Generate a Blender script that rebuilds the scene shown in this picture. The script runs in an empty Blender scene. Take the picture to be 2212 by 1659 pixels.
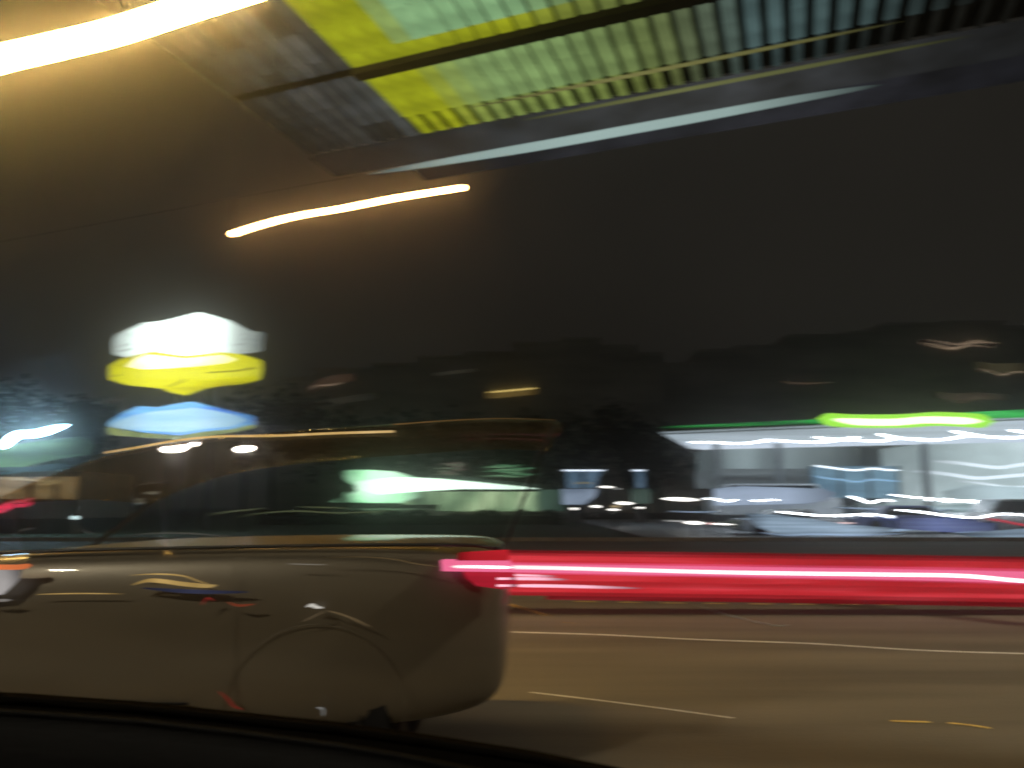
import bpy, bmesh, math, random
from mathutils import Vector, Matrix
random.seed(4)
SC = bpy.context.scene
COL = SC.collection

# ---------------------------------------------------------------- camera, sky, exposure
EYE = 1.25
PITCH = math.atan(260.5 / 1659)
cam_d = bpy.data.cameras.new('camera')
cam = bpy.data.objects.new('camera', cam_d)
COL.objects.link(cam)
cam.location = (0, 0, EYE)
cam.rotation_euler = (math.pi / 2 + PITCH, 0, 0)
cam_d.sensor_width = 36
cam_d.lens = 27
cam_d.clip_start = 0.05
cam_d.clip_end = 2000
cam_d.dof.use_dof = True            # a phone held at a moving window: everything is out of focus
cam_d.dof.focus_distance = 1.3
cam_d.dof.aperture_fstop = 10
cam_d.dof.aperture_ratio = 0.125
SC.camera = cam

world = bpy.data.worlds.new('World')
SC.world = world
world.use_nodes = True
wn = world.node_tree
wn.nodes.clear()
sky = wn.nodes.new('ShaderNodeTexSky')
sky.sky_type = 'NISHITA'
sky.sun_disc = False
sky.sun_elevation = math.radians(-6)
sky.sun_rotation = math.radians(180)
b1 = wn.nodes.new('ShaderNodeBackground')
b1.inputs['Strength'].default_value = 0.02
wn.links.new(sky.outputs[0], b1.inputs['Color'])
b2 = wn.nodes.new('ShaderNodeBackground')   # town glow on low cloud
tc = wn.nodes.new('ShaderNodeTexCoord')
nz = wn.nodes.new('ShaderNodeTexNoise')
nz.inputs['Scale'].default_value = 2.2
nz.inputs['Detail'].default_value = 3
wn.links.new(tc.outputs['Generated'], nz.inputs['Vector'])
cr = wn.nodes.new('ShaderNodeValToRGB')
cr.color_ramp.elements[0].position = 0.3
cr.color_ramp.elements[0].color = (0.0120, 0.0112, 0.0096, 1)
cr.color_ramp.elements[1].position = 0.7
cr.color_ramp.elements[1].color = (0.0175, 0.0160, 0.0134, 1)
wn.links.new(nz.outputs[0], cr.inputs[0])
wn.links.new(cr.outputs[0], b2.inputs['Color'])
b2.inputs['Strength'].default_value = 1.0
ad = wn.nodes.new('ShaderNodeAddShader')
wo = wn.nodes.new('ShaderNodeOutputWorld')
wn.links.new(b1.outputs[0], ad.inputs[0])
wn.links.new(b2.outputs[0], ad.inputs[1])
wn.links.new(ad.outputs[0], wo.inputs['Surface'])

SC.view_settings.view_transform = 'Standard'
SC.view_settings.look = 'None'
SC.view_settings.exposure = 0
SC.view_settings.gamma = 1
SC.render.engine = 'CYCLES'
SC.cycles.use_denoising = True
SC.cycles.max_bounces = 6
SC.cycles.volume_bounces = 0
SC.cycles.transparent_max_bounces = 24
SC.cycles.caustics_reflective = False
SC.cycles.caustics_refractive = False
SC.cycles.sample_clamp_indirect = 4

# ---------------------------------------------------------------- helpers
FW = Vector((0, math.cos(PITCH), math.sin(PITCH)))
UP = Vector((0, -math.sin(PITCH), math.cos(PITCH)))


def ray(u, v):
    return FW + Vector((1, 0, 0)) * ((u - 1106) / 1659) + UP * ((829.5 - v) / 1659)


def P(u, v, Y):
    r = ray(u, v)
    return Vector((0, 0, EYE)) + r * (Y / r.y)


def PZ(u, v, z):
    r = ray(u, v)
    return Vector((0, 0, EYE)) + r * ((z - EYE) / r.z)


def lin(r, g, b):
    f = lambda c: (c / 255 / 12.92) if c / 255 <= 0.04045 else ((c / 255 + 0.055) / 1.055) ** 2.4
    return (f(r), f(g), f(b), 1)


def nodes_of(name):
    m = bpy.data.materials.new(name)
    m.use_nodes = True
    m.node_tree.nodes.clear()
    out = m.node_tree.nodes.new('ShaderNodeOutputMaterial')
    return m, m.node_tree, out


def noise(nt, scale, vec=(1, 1, 1), detail=4, coord='Object'):
    t = nt.nodes.new('ShaderNodeTexCoord')
    mp = nt.nodes.new('ShaderNodeMapping')
    mp.inputs['Scale'].default_value = vec
    n = nt.nodes.new('ShaderNodeTexNoise')
    n.inputs['Scale'].default_value = scale
    n.inputs['Detail'].default_value = detail
    nt.links.new(t.outputs[coord], mp.inputs[0])
    nt.links.new(mp.outputs[0], n.inputs['Vector'])
    return n.outputs[0]


def ramp(nt, fac, stops):
    r = nt.nodes.new('ShaderNodeValToRGB')
    e = r.color_ramp.elements
    while len(e) < len(stops):
        e.new(0.5)
    for k, (p, c) in enumerate(stops):
        e[k].position = p
        e[k].color = c if len(c) == 4 else (*c, 1)
    nt.links.new(fac, r.inputs[0])
    return r.outputs[0]


def PB(name, base, rough=0.6, metal=0.0, var=0.3, scale=3, vec=(1, 1, 1), bump=0.0, coat=0.0, spec=0.5):
    m, nt, out = nodes_of(name)
    p = nt.nodes.new('ShaderNodeBsdfPrincipled')
    n = noise(nt, scale, vec)
    c = base[:3]
    col = ramp(nt, n, [(0.25, tuple(x * (1 - var) for x in c)), (0.75, tuple(min(1, x * (1 + var)) for x in c))])
    nt.links.new(col, p.inputs['Base Color'])
    rr = nt.nodes.new('ShaderNodeMapRange')
    rr.inputs['To Min'].default_value = max(0.02, rough - 0.08)
    rr.inputs['To Max'].default_value = min(1, rough + 0.08)
    nt.links.new(n, rr.inputs[0])
    nt.links.new(rr.outputs[0], p.inputs['Roughness'])
    p.inputs['Metallic'].default_value = metal
    p.inputs['Coat Weight'].default_value = coat
    p.inputs['Specular IOR Level'].default_value = spec
    if bump:
        b = nt.nodes.new('ShaderNodeBump')
        b.inputs['Strength'].default_value = bump
        b.inputs['Distance'].default_value = 0.01
        nt.links.new(noise(nt, scale * 30), b.inputs['Height'])
        nt.links.new(b.outputs[0], p.inputs['Normal'])
    nt.links.new(p.outputs[0], out.inputs[0])
    return m


def EM(name, stops, strength=1.0, scale=1.0, vec=(0.15, 1, 3), grad=None, gaxis=0, detail=4):
    """A lit surface: colour stops over a streaky noise; grad = brightness from end to end (Generated)."""
    m, nt, out = nodes_of(name)
    e = nt.nodes.new('ShaderNodeEmission')
    if len(stops) == 1:
        e.inputs['Color'].default_value = stops[0]
    else:
        k = len(stops) - 1
        nt.links.new(ramp(nt, noise(nt, scale, vec, detail), [(0.3 + 0.4 * i / k, s) for i, s in enumerate(stops)]), e.inputs['Color'])
    e.inputs['Strength'].default_value = strength
    if grad:
        t = nt.nodes.new('ShaderNodeTexCoord')
        s = nt.nodes.new('ShaderNodeSeparateXYZ')
        nt.links.new(t.outputs['Generated'], s.inputs[0])
        r = ramp(nt, s.outputs[gaxis], [(p, (g, g, g)) for p, g in grad])
        mu = nt.nodes.new('ShaderNodeMath')
        mu.operation = 'MULTIPLY'
        mu.inputs[1].default_value = strength
        nt.links.new(r, mu.inputs[0])
        nt.links.new(mu.outputs[0], e.inputs['Strength'])
    nt.links.new(e.outputs[0], out.inputs[0])
    return m


def props(o, label=None, cat=None, group=None, kind=None):
    for k, v in (('label', label), ('category', cat), ('group', group), ('kind', kind)):
        if v:
            o[k] = v
    return o


def thing(name, label, cat, loc=(0, 0, 0), group=None):
    o = bpy.data.objects.new(name, None)
    COL.objects.link(o)
    o.location = loc
    o.empty_display_size = 0.3
    return props(o, label, cat, group)


def wloc(o):
    v = Vector((0, 0, 0))
    while o:
        v += Vector(o.location)
        o = o.parent
    return v


def mk(name, verts, faces, mat, parent=None, smooth=False, bevel=0, org=None):
    """verts are world positions"""
    if org is None:
        org = wloc(parent) if parent else Vector((sum(v[0] for v in verts) / len(verts), sum(v[1] for v in verts) / len(verts), min(v[2] for v in verts)))
    org = Vector(org)
    me = bpy.data.meshes.new(name)
    me.from_pydata([tuple(Vector(v) - org) for v in verts], [], faces)
    me.materials.append(mat)
    if smooth:
        for p in me.polygons:
            p.use_smooth = True
    bm = bmesh.new()
    bm.from_mesh(me)
    bmesh.ops.recalc_face_normals(bm, faces=bm.faces)
    if bevel:
        bmesh.ops.bevel(bm, geom=bm.edges[:], offset=bevel, segments=2, affect='EDGES', profile=0.7)
    bm.to_mesh(me)
    bm.free()
    o = bpy.data.objects.new(name, me)
    COL.objects.link(o)
    if parent:
        o.parent = parent
        o.location = org - wloc(parent)
    else:
        o.location = org
    return o


def box(name, lo, hi, mat, parent=None, bevel=0):
    x0, y0, z0 = lo
    x1, y1, z1 = hi
    v = [(x0, y0, z0), (x1, y0, z0), (x1, y1, z0), (x0, y1, z0), (x0, y0, z1), (x1, y0, z1), (x1, y1, z1), (x0, y1, z1)]
    f = [(0, 1, 2, 3), (4, 5, 6, 7), (0, 1, 5, 4), (1, 2, 6, 5), (2, 3, 7, 6), (3, 0, 4, 7)]
    return mk(name, v, f, mat, parent, bevel=bevel)


def prism(name, pts, back, mat, parent=None, bevel=0):
    """front outline = list of world points, extruded by vector back"""
    n = len(pts)
    b = Vector(back)
    v = [Vector(p) for p in pts] + [Vector(p) + b for p in pts]
    f = [tuple(range(n)), tuple(range(2 * n - 1, n - 1, -1))] + [(i, (i + 1) % n, n + (i + 1) % n, n + i) for i in range(n)]
    return mk(name, v, f, mat, parent, bevel=bevel)


def smooth_path(pts, sub=6):
    pts = [Vector(p) for p in pts]
    if len(pts) < 3:
        return pts
    q = [pts[0] * 2 - pts[1]] + pts + [pts[-1] * 2 - pts[-2]]
    out = []
    for i in range(1, len(q) - 2):
        a, b, c, d = q[i - 1], q[i], q[i + 1], q[i + 2]
        for k in range(sub):
            t = k / sub
            out.append(0.5 * ((2 * b) + (c - a) * t + (2 * a - 5 * b + 4 * c - d) * t * t + (3 * b - a - 3 * c + d) * t ** 3))
    out.append(pts[-1])
    return out


def tube(name, pts, r, mat, parent=None, sub=6, seg=8, flat=1.0, taper=None):
    path = smooth_path(pts, sub)
    n = len(path)
    V, F = [], []
    rad = []
    for i in range(n):
        t = i / (n - 1)
        k = 1.0
        if taper:
            k = min(1, t / taper, (1 - t) / taper)
            k = max(0.06, math.sqrt(max(0, k)))
        rad.append(r * k)
    path = [path[0] - (path[1] - path[0]).normalized() * r * 0.5] + path + [path[-1] + (path[-1] - path[-2]).normalized() * r * 0.5]
    rad = [rad[0] * 0.3] + rad + [rad[-1] * 0.3]
    n += 2
    for i in range(n):
        d = (path[min(n - 1, i + 1)] - path[max(0, i - 1)]).normalized()
        a = d.cross(Vector((0, 0, 1)))
        if a.length < 0.05:
            a = d.cross(Vector((0, 1, 0)))
        a.normalize()
        b = a.cross(d).normalized()
        for k in range(seg):
            th = 2 * math.pi * k / seg
            V.append(path[i] + (a * math.cos(th) * flat + b * math.sin(th)) * rad[i])
    for i in range(n - 1):
        for k in range(seg):
            F.append((i * seg + k, i * seg + (k + 1) % seg, (i + 1) * seg + (k + 1) % seg, (i + 1) * seg + k))
    F.append(tuple(range(seg)))
    F.append(tuple(range((n - 1) * seg, n * seg)))
    return mk(name, V, F, mat, parent, smooth=True)


def lathe_y(name, c, prof, mat, parent, seg=28):
    """prof: list of (radius, y offset), axis along y"""
    V, F = [], []
    for r, y in prof:
        for k in range(seg):
            a = 2 * math.pi * k / seg
            V.append((c[0] + r * math.cos(a), c[1] + y, c[2] + r * math.sin(a)))
    for i in range(len(prof) - 1):
        for k in range(seg):
            F.append((i * seg + k, i * seg + (k + 1) % seg, (i + 1) * seg + (k + 1) % seg, (i + 1) * seg + k))
    F.append(tuple(range(seg)))
    F.append(tuple(range((len(prof) - 1) * seg, len(prof) * seg)))
    return mk(name, V, F, mat, parent, smooth=True)


# ---------------------------------------------------------------- materials
M = {}
M['asphalt'] = PB('asphalt', (0.125, 0.106, 0.080), 0.8, var=0.42, scale=1.1, vec=(0.14, 1.5, 1), bump=0.35)
M['concrete'] = PB('forecourt_concrete', (0.34, 0.35, 0.36), 0.42, var=0.3, scale=0.25, vec=(0.3, 2, 1), bump=0.1)
M['kerb'] = PB('kerb_stone', (0.22, 0.2, 0.17), 0.8, bump=0.3)
M['grass'] = PB('verge_grass', (0.03, 0.045, 0.02), 0.95, var=0.5, scale=2, bump=0.8)
M['line'] = PB('road_paint', (0.75, 0.74, 0.7), 0.6, var=0.25, scale=6)
M['yline'] = PB('yellow_road_paint', (0.7, 0.5, 0.14), 0.6, var=0.35, scale=6)
M['dark'] = PB('dark_painted_metal', (0.03, 0.03, 0.032), 0.5, metal=0.3)
M['black'] = PB('black_rubber', (0.012, 0.012, 0.014), 0.95, bump=0.2, spec=0.1)
M['darkwall'] = PB('unlit_render', (0.55, 0.51, 0.45), 0.95, var=0.5, scale=0.15, vec=(0.4, 1, 2), spec=0.1)
M['paint'] = PB('car_paint', (0.125, 0.106, 0.080), 0.42, metal=0.2, var=0.25, scale=1.2, vec=(0.4, 1, 2), coat=0.35)
M['headliner'] = PB('headliner', (0.2, 0.16, 0.11), 0.9, scale=8)
M['chrome'] = PB('chrome_trim', (0.75, 0.72, 0.66), 0.16, metal=1.0, var=0.1)
M['alu'] = PB('aluminium', (0.5, 0.5, 0.5), 0.4, metal=0.9)
M['bark'] = PB('bark', (0.05, 0.04, 0.03), 0.95, bump=0.5)
M['leaf'] = PB('leaves', (0.010, 0.012, 0.008), 0.95, var=0.3, scale=0.5, spec=0.1)
M['white'] = PB('white_cladding', (0.72, 0.76, 0.78), 0.45, var=0.12, scale=0.35, vec=(0.5, 1, 1))
M['greywall'] = PB('pale_wall', (0.42, 0.46, 0.46), 0.6, var=0.35, scale=0.22, vec=(1, 1, 0.4))
M['bluewall'] = PB('blue_panel', (0.16, 0.27, 0.36), 0.4, var=0.2, scale=0.5)
M['vinyl'] = PB('door_vinyl', (0.012, 0.012, 0.013), 1.0, bump=0.25, scale=4, spec=0.0)
M['seal'] = PB('window_seal', (0.006, 0.005, 0.004), 1.0, bump=0.1, spec=0.0)


def glass(name, tint, refl=0.08):
    m, nt, out = nodes_of(name)
    a = nt.nodes.new('ShaderNodeBsdfTransparent')
    a.inputs[0].default_value = (*tint, 1)
    g = nt.nodes.new('ShaderNodeBsdfGlossy')
    g.inputs['Roughness'].default_value = 0.03
    mx = nt.nodes.new('ShaderNodeMixShader')
    fr = nt.nodes.new('ShaderNodeFresnel')
    fr.inputs[0].default_value = 1.45
    nt.links.new(fr.outputs[0], mx.inputs[0])
    nt.links.new(a.outputs[0], mx.inputs[1])
    nt.links.new(g.outputs[0], mx.inputs[2])
    nt.links.new(mx.outputs[0], out.inputs[0])
    return m


M['glass'] = glass('car_glass', (0.90, 0.92, 0.90))

# ---------------------------------------------------------------- the setting
g = mk('ground', [(-320, -120, -0.02), (320, -120, -0.02), (320, 420, -0.02), (-320, 420, -0.02)], [(0, 1, 2, 3)], M['grass'])
props(g, 'dark ground running out to the trees', kind='structure')
RY0, RY1 = -9.0, 27.0
g = mk('road', [(-150, RY0, 0.0), (150, RY0, 0.0), (150, RY1, 0.0), (-150, RY1, 0.0)], [(0, 1, 2, 3)], M['asphalt'])
props(g, 'wide asphalt road lit brown by street lamps', kind='structure')
g = mk('forecourt', [(5, 27.4, 0.05), (60, 27.4, 0.05), (60, 64, 0.05), (5, 64, 0.05)], [(0, 1, 2, 3)], M['concrete'])
props(g, 'pale concrete forecourt under the petrol station canopy', kind='structure')
g = box('kerb', (-150, RY1, -0.02), (150, RY1 + 0.18, 0.13), M['kerb'], bevel=0.02)
props(g, 'low kerb along the far side of the road', kind='structure')


def road_line(pts, w, mat, label, dashes=None, gap=0.5):
    """painted stripe through pixels on the road; dashes = (length, gap) metres"""
    path = smooth_path([PZ(u, v, 0.004) for u, v in pts], 10)
    if not dashes:
        V, F = [], []
        for i, p in enumerate(path):
            V += [(p.x, p.y - w / 2, 0.004), (p.x, p.y + w / 2, 0.004)]
            if i:
                F.append((2 * i - 2, 2 * i, 2 * i + 1, 2 * i - 1))
        o = mk('road_marking', V, F, mat, org=(V[0][0], V[0][1], 0))
        return props(o, label, 'road marking')
    V, F = [], []
    L = 0
    on = True
    acc = 0
    dense = []
    for a, b in zip(path, path[1:]):
        k = max(1, int((b - a).length / 0.05))
        dense += [a.lerp(b, j / k) for j in range(k)]
    start = None
    for a, b in zip(dense, dense[1:]):
        acc += (b - a).length
        lim = dashes[0] if on else dashes[1]
        if on:
            n = len(V)
            V += [(a.x, a.y - w / 2, 0.004), (a.x, a.y + w / 2, 0.004), (b.x, b.y + w / 2, 0.004), (b.x, b.y - w / 2, 0.004)]
            F.append((n, n + 1, n + 2, n + 3))
        if acc > lim:
            acc = 0
            on = not on
    o = mk('road_marking', V, F, mat, org=(V[0][0], V[0][1], 0))
    return props(o, label, 'road marking')


road_line([(1105, 1365), (1300, 1371), (1500, 1381), (1750, 1390), (2000, 1405), (2330, 1415)], 0.05, M['line'], 'long thin white line painted across the lit road in front of the red light streak')
road_line([(1145, 1495), (1290, 1512), (1430, 1530), (1585, 1551)], 0.02, M['line'], 'short faint white line slanting down the road nearest the middle of the frame')
road_line([(1240, 1299), (1500, 1303), (1900, 1306), (2320, 1303)], 0.06, M['yline'], 'row of tiny gold dashes on the road just under the red light streak', dashes=(0.25, 0.22))
road_line([(1925, 1557), (2040, 1561), (2110, 1568), (2185, 1582)], 0.03, M['yline'], 'short curved dashed gold line at the lower right of the road', dashes=(0.20, 0.09))

# ---------------------------------------------------------------- haze added round everything for the glow of the lamps
hm, nt, out = nodes_of('added_haze')
pv = nt.nodes.new('ShaderNodeVolumePrincipled')
pv.inputs['Color'].default_value = (0.92, 0.9, 0.86, 1)
pv.inputs['Density'].default_value = 0.0042
pv.inputs['Anisotropy'].default_value = 0.95
nt.links.new(pv.outputs[0], out.inputs['Volume'])
hz = box('added_haze', (-330, -130, -1.2), (330, 430, 44), hm)
props(hz, 'thin haze added for the glow round the street lamps', kind='stuff')

# ---------------------------------------------------------------- street lamps
E_lamp = EM('sodium_lamp_glow', [(1.0, 0.64, 0.19, 1)], 125)
E_lamp2 = EM('sodium_lamp_glow_far', [(1.0, 0.54, 0.18, 1)], 36)


def lamp_streak(pts, Y, r, mat, label, hang):
    P3 = [P(u, v, Y) for u, v in pts]
    mid = P3[len(P3) // 2]
    t = thing('street_lamp', label, 'street lamp', (mid.x, mid.y, mid.z), 'street lamp streaks on added span wires over the road')
    tube('lamp_streak_tube', P3, r, mat, t, seg=12)  # the lamp's streak of light, modelled as one long glowing tube
    up = Vector((0, 0, r * 1.25))
    tube('lamp_housing', [p + Vector((0, r * 0.9, r * 0.3)) for p in P3], r * 0.42, M['dark'], t)
    for q in (P3[0], P3[-1]):
        tube('hanger', [q + up, q + up + Vector((0, 0, hang))], 0.005, M['black'], t, seg=6)
    a = P3[0] + up + Vector((0, 0, hang))
    b = P3[-1] + up + Vector((0, 0, hang))
    d = (b - a).normalized()
    tube('added_span_wire', [a - d * 25 - Vector((0, 0, -0.4)), a, b, b + d * 25 + Vector((0, 0, 0.4))], 0.004, M['black'], t, seg=5)  # wire added only to carry the streak
    return t


lamp_streak([(-330, 226), (-150, 172), (0, 128), (120, 100), (250, 68), (400, 20), (560, -30)], 5.5, 0.100, E_lamp,
          'huge blazing yellow white street lamp streak in the top left corner', 0.9)
lamp_streak([(501, 506), (560, 487), (640, 467), (740, 450), (860, 427), (1001, 405)], 15, 0.056, E_lamp2,
          'thin glowing white orange street lamp streak hanging alone in the dark sky', 0.7)


def assumed_post_lamp(x, y, label, power):
    t = thing('street_lamp', label, 'street lamp', (x, y, 0), 'assumed street lamps out of view, added for their light')  # unseen lamp, assumed from the light on road and car
    tube('pole', [(x, y, 0), (x, y, 4), (x, y, 8.2)], 0.08, M['alu'], t)
    tube('arm', [(x, y, 8.1), (x, y + 0.9, 8.5), (x, y + 2.0, 8.55)], 0.05, M['alu'], t)
    box('lamp_head', (x - 0.16, y + 1.8, 8.5), (x + 0.16, y + 2.6, 8.66), M['alu'], t, bevel=0.03)
    box('lens', (x - 0.13, y + 1.85, 8.45), (x + 0.13, y + 2.55, 8.497), EM('assumed_lamp_lens', [(1, 0.88, 0.62, 1)], power), t)
    return t


assumed_post_lamp(9.5, 0.6, 'assumed street lamp on a pole out of view, added to light the road on the right', 1350)  # added lamp, kept out of view, brightens the road
assumed_post_lamp(-9.0, -7.5, 'assumed street lamp on a pole behind the viewer, added to light the dark car', 1500)  # assumed lamp behind the camera, added to brighten the car side

# ---------------------------------------------------------------- overhead canopy of backlit panels
ZC = 6.0
D0 = Vector((-1.185, 9.411, ZC))
e1 = Vector((0.934, -0.358, 0)).normalized()
e2 = Vector((-0.345, -0.938, 0)).normalized()
up3 = Vector((0, 0, 1))


def CP(s, t, dz=0.0):
    return D0 + e1 * s + e2 * t + up3 * dz


pm, nt, out = nodes_of('backlit_panel')
oi = nt.nodes.new('ShaderNodeObjectInfo')
em = nt.nodes.new('ShaderNodeEmission')
n = noise(nt, 3.0, (1, 1, 1), 3)
mr = nt.nodes.new('ShaderNodeMapRange')
mr.inputs['From Min'].default_value = 0.3
mr.inputs['From Max'].default_value = 0.7
mr.inputs['To Min'].default_value = 0.7
mr.inputs['To Max'].default_value = 1.2
nt.links.new(n, mr.inputs[0])
nt.links.new(oi.outputs['Color'], em.inputs['Color'])
nt.links.new(mr.outputs[0], em.inputs['Strength'])
nt.links.new(em.outputs[0], out.inputs[0])

canopy = thing('overhead_canopy', 'overhead canopy of backlit yellow and pale green slats with a pale tube edge', 'canopy', tuple(CP(3, 0)))
YEL = Vector(lin(168, 176, 34)[:3])
GRN = Vector(lin(148, 192, 138)[:3])
YG = Vector(lin(142, 162, 84)[:3])
OLV = Vector(lin(110, 112, 58)[:3])
BLU = Vector(lin(88, 112, 112)[:3])
DRK = Vector(lin(34, 34, 30)[:3])
DIM = Vector(lin(84, 88, 88)[:3])
rows = [(0.02, 0.46), (0.49, 0.98), (1.01, 1.50), (1.66, 1.86), (1.89, 2.38), (2.41, 2.90), (2.93, 3.6)]
pitch = 0.215


def mixc(a, b, t):
    t = max(0, min(1, t))
    return a * (1 - t) + b * t


rnd = random.Random(3)
base_mesh = {}
for ri, (t0, t1) in enumerate(rows):
    w0 = 0.185
    for ci in range(-8, 38):
        s = ci * pitch
        wide = pitch - 0.004 if (-0.1 < s < 1.0 and ri > 0) else (pitch - (0.03 if ri else 0.085) - 0.016 * min(4, max(0, s - 1.2)))
        if s < 0:
            wide = pitch - 0.05
        tm = (t0 + t1) / 2
        if s < 0:
            f = max(0, 1 + s / 1.9)
            c = mixc(DRK, DIM, f * rnd.uniform(0.15, 1.0)) * (0.7 if ri < 2 else 0.9)
        else:
            c = mixc(YEL, YG, (s - 0.45) / 0.5)
            if ri in (1, 2):
                c = mixc(c, GRN, min(1, max(0, (s - 0.6) / 0.6)) * 0.42)
            if ri == 3:
                c = mixc(YEL, YG, (s - 1.8) / 1.0)
            if ri >= 4 and s > 0.5:
                c = mixc(c, mixc(GRN * 1.08, YG, (s - 1.9) / 1.4), (s - 0.5) / 0.35)
            c = mixc(c, OLV, (s - 2.0) / 1.8)
            c = mixc(c, BLU, (s - 3.1) / 1.0)
            if ri == 0:
                c = mixc(c, DRK, (s - 2.6) / 3.0)
            c = mixc(c, DRK, (s - 5.2) / 1.2)
            c = mixc(c, DRK * 0.6, (s - 4.4) / 2.0) * rnd.uniform(0.66, 0.82) * (0.95 if s < 2 else 0.85)
        key = (round(wide, 3), ri)
        if key not in base_mesh:
            me = bpy.data.meshes.new('slat')
            hw = wide / 2
            vs = []
            for dz in (0, 0.05):
                for a, b in ((-hw, t0 - tm), (hw, t0 - tm), (hw, t1 - tm), (-hw, t1 - tm)):
                    vs.append(tuple(e1 * a + e2 * b + up3 * (dz + (0.02 if abs(a) > hw * 0.9 and dz == 0 else 0))))
            me.from_pydata(vs, [], [(0, 1, 2, 3), (7, 6, 5, 4), (0, 4, 5, 1), (1, 5, 6, 2), (2, 6, 7, 3), (3, 7, 4, 0)])
            me.materials.append(pm)
            base_mesh[key] = me
        o = bpy.data.objects.new('slat', base_mesh[key])
        COL.objects.link(o)
        o.parent = canopy
        o.location = CP(s + pitch / 2, tm) - canopy.location
        o.color = (c[0], c[1], c[2], 1)


def cbox(name, s0, s1, t0, t1, z0, z1, mat):
    v = [CP(s, t, z) for z in (z0, z1) for s, t in ((s0, t0), (s1, t0), (s1, t1), (s0, t1))]
    return mk(name, v, [(0, 1, 2, 3), (4, 5, 6, 7), (0, 1, 5, 4), (1, 2, 6, 5), (2, 3, 7, 6), (3, 0, 4, 7)], mat, canopy)


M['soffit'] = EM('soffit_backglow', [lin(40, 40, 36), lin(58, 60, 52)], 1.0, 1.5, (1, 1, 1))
cbox('backing_board', -1.75, 8.4, -0.05, 3.65, 0.09, 0.14, PB('backing', (0.012, 0.013, 0.012), 0.95, spec=0.05))
cbox('beam', -0.03, 8.4, 1.50, 1.655, -0.05, 0.06, PB('beam_paint', (0.02, 0.022, 0.02), 0.9, spec=0.1))
# lower edge: pale tube; soffit, rails and fascia have their light painted as glow
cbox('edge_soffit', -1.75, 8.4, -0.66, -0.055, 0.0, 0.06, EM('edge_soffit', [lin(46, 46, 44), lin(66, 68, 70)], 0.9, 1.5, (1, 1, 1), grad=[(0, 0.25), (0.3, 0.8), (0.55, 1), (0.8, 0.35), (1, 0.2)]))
tube('edge_tube', [CP(s, -0.74 - 0.02 * math.sin(s), -0.02) for s in (-1.25, 0, 1.5, 3, 4.5, 5.5)], 0.062,
     EM('pale_tube', [lin(150, 172, 168)], 1.1, grad=[(0, 0.1), (0.2, 0.75), (0.5, 1), (0.75, 0.85), (0.96, 0.2), (1, 0.06)]), canopy, taper=0.35)
tube('olive_rail', [CP(s, 0.02, -0.05) for s in (1.4, 2.5, 3.5, 5.0, 6.3)], 0.022, EM('olive_rail', [lin(120, 124, 78)], 0.75, grad=[(0, 0.4), (0.4, 1), (0.8, 0.5), (1, 0.1)]), canopy, taper=0.3)
tube('amber_rail', [CP(s, 0.53, -0.05) for s in (0.9, 2.5, 4.0, 5.6)], 0.02, EM('amber_rail', [lin(140, 138, 84)], 0.7, grad=[(0, 0.4), (0.4, 1), (0.8, 0.6), (1, 0.1)]), canopy, taper=0.3)
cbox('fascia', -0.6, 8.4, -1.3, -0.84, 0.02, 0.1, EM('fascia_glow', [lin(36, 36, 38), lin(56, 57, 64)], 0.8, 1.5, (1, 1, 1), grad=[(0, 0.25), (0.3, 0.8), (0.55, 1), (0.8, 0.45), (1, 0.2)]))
for s in (8.2,):
    for t in (-0.3, 3.2):
        p = CP(s, t)
        tube('post', [(p.x, p.y, 0), (p.x, p.y, 3), (p.x, p.y, ZC)], 0.12, M['dark'], canopy)
# dark cable crossing in front of the slats


# ---------------------------------------------------------------- pylon sign with three lit boxes
SY = 40
base = P(390, 1090, SY)
pyl = thing('pylon_sign', 'tall sign with a blazing white box above a yellow box and a blue box', 'sign', (base.x, SY, 0))
E_w = EM('white_sign_light', [(0.55, 0.66, 0.62, 1), (0.85, 1, 0.93, 1), (0.8, 0.95, 0.9, 1)], 2.3, 0.35, (0.25, 1, 2.5), grad=[(0, 0.14), (0.12, 0.5), (0.3, 1), (0.65, 1), (0.85, 0.28), (1, 0.07)])
E_y = EM('yellow_sign_light', [lin(170, 160, 5), lin(235, 232, 10), lin(240, 240, 60)], 1.25, 0.35, (0.3, 1, 3), grad=[(0, 0.62), (0.3, 1.0), (0.7, 0.9), (1, 0.55)])
E_b = EM('blue_sign_light', [lin(50, 110, 220), lin(120, 190, 245), lin(170, 225, 250)], 1.35, 0.3, (0.3, 1, 3.5), grad=[(0, 0.4), (0.25, 1.0), (0.65, 1), (1, 0.42)])
E_b2 = EM('blue_sign_core', [lin(130, 195, 235), lin(205, 238, 252)], 1.35, 0.3, (0.3, 1, 3), grad=[(0, 0.5), (0.3, 1), (0.6, 1), (1, 0.5)])
E_y2 = EM('yellow_sign_core', [lin(250, 248, 150), lin(255, 255, 225)], 2.4, 0.3, (0.3, 1, 3), grad=[(0, 0.5), (0.3, 1), (0.6, 1), (1, 0.5)])
E_yr = EM('blue_sign_yellow_rim', [lin(100, 120, 70), lin(170, 180, 110)], 0.9, 2.6, (1, 1, 1))


def sign_box(name, pts, mat, dy=0.0, thick=0.6):
    o = prism(name, [P(u, v, SY + dy) for u, v in pts], (0, thick, 0), mat, pyl)
    return o


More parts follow.
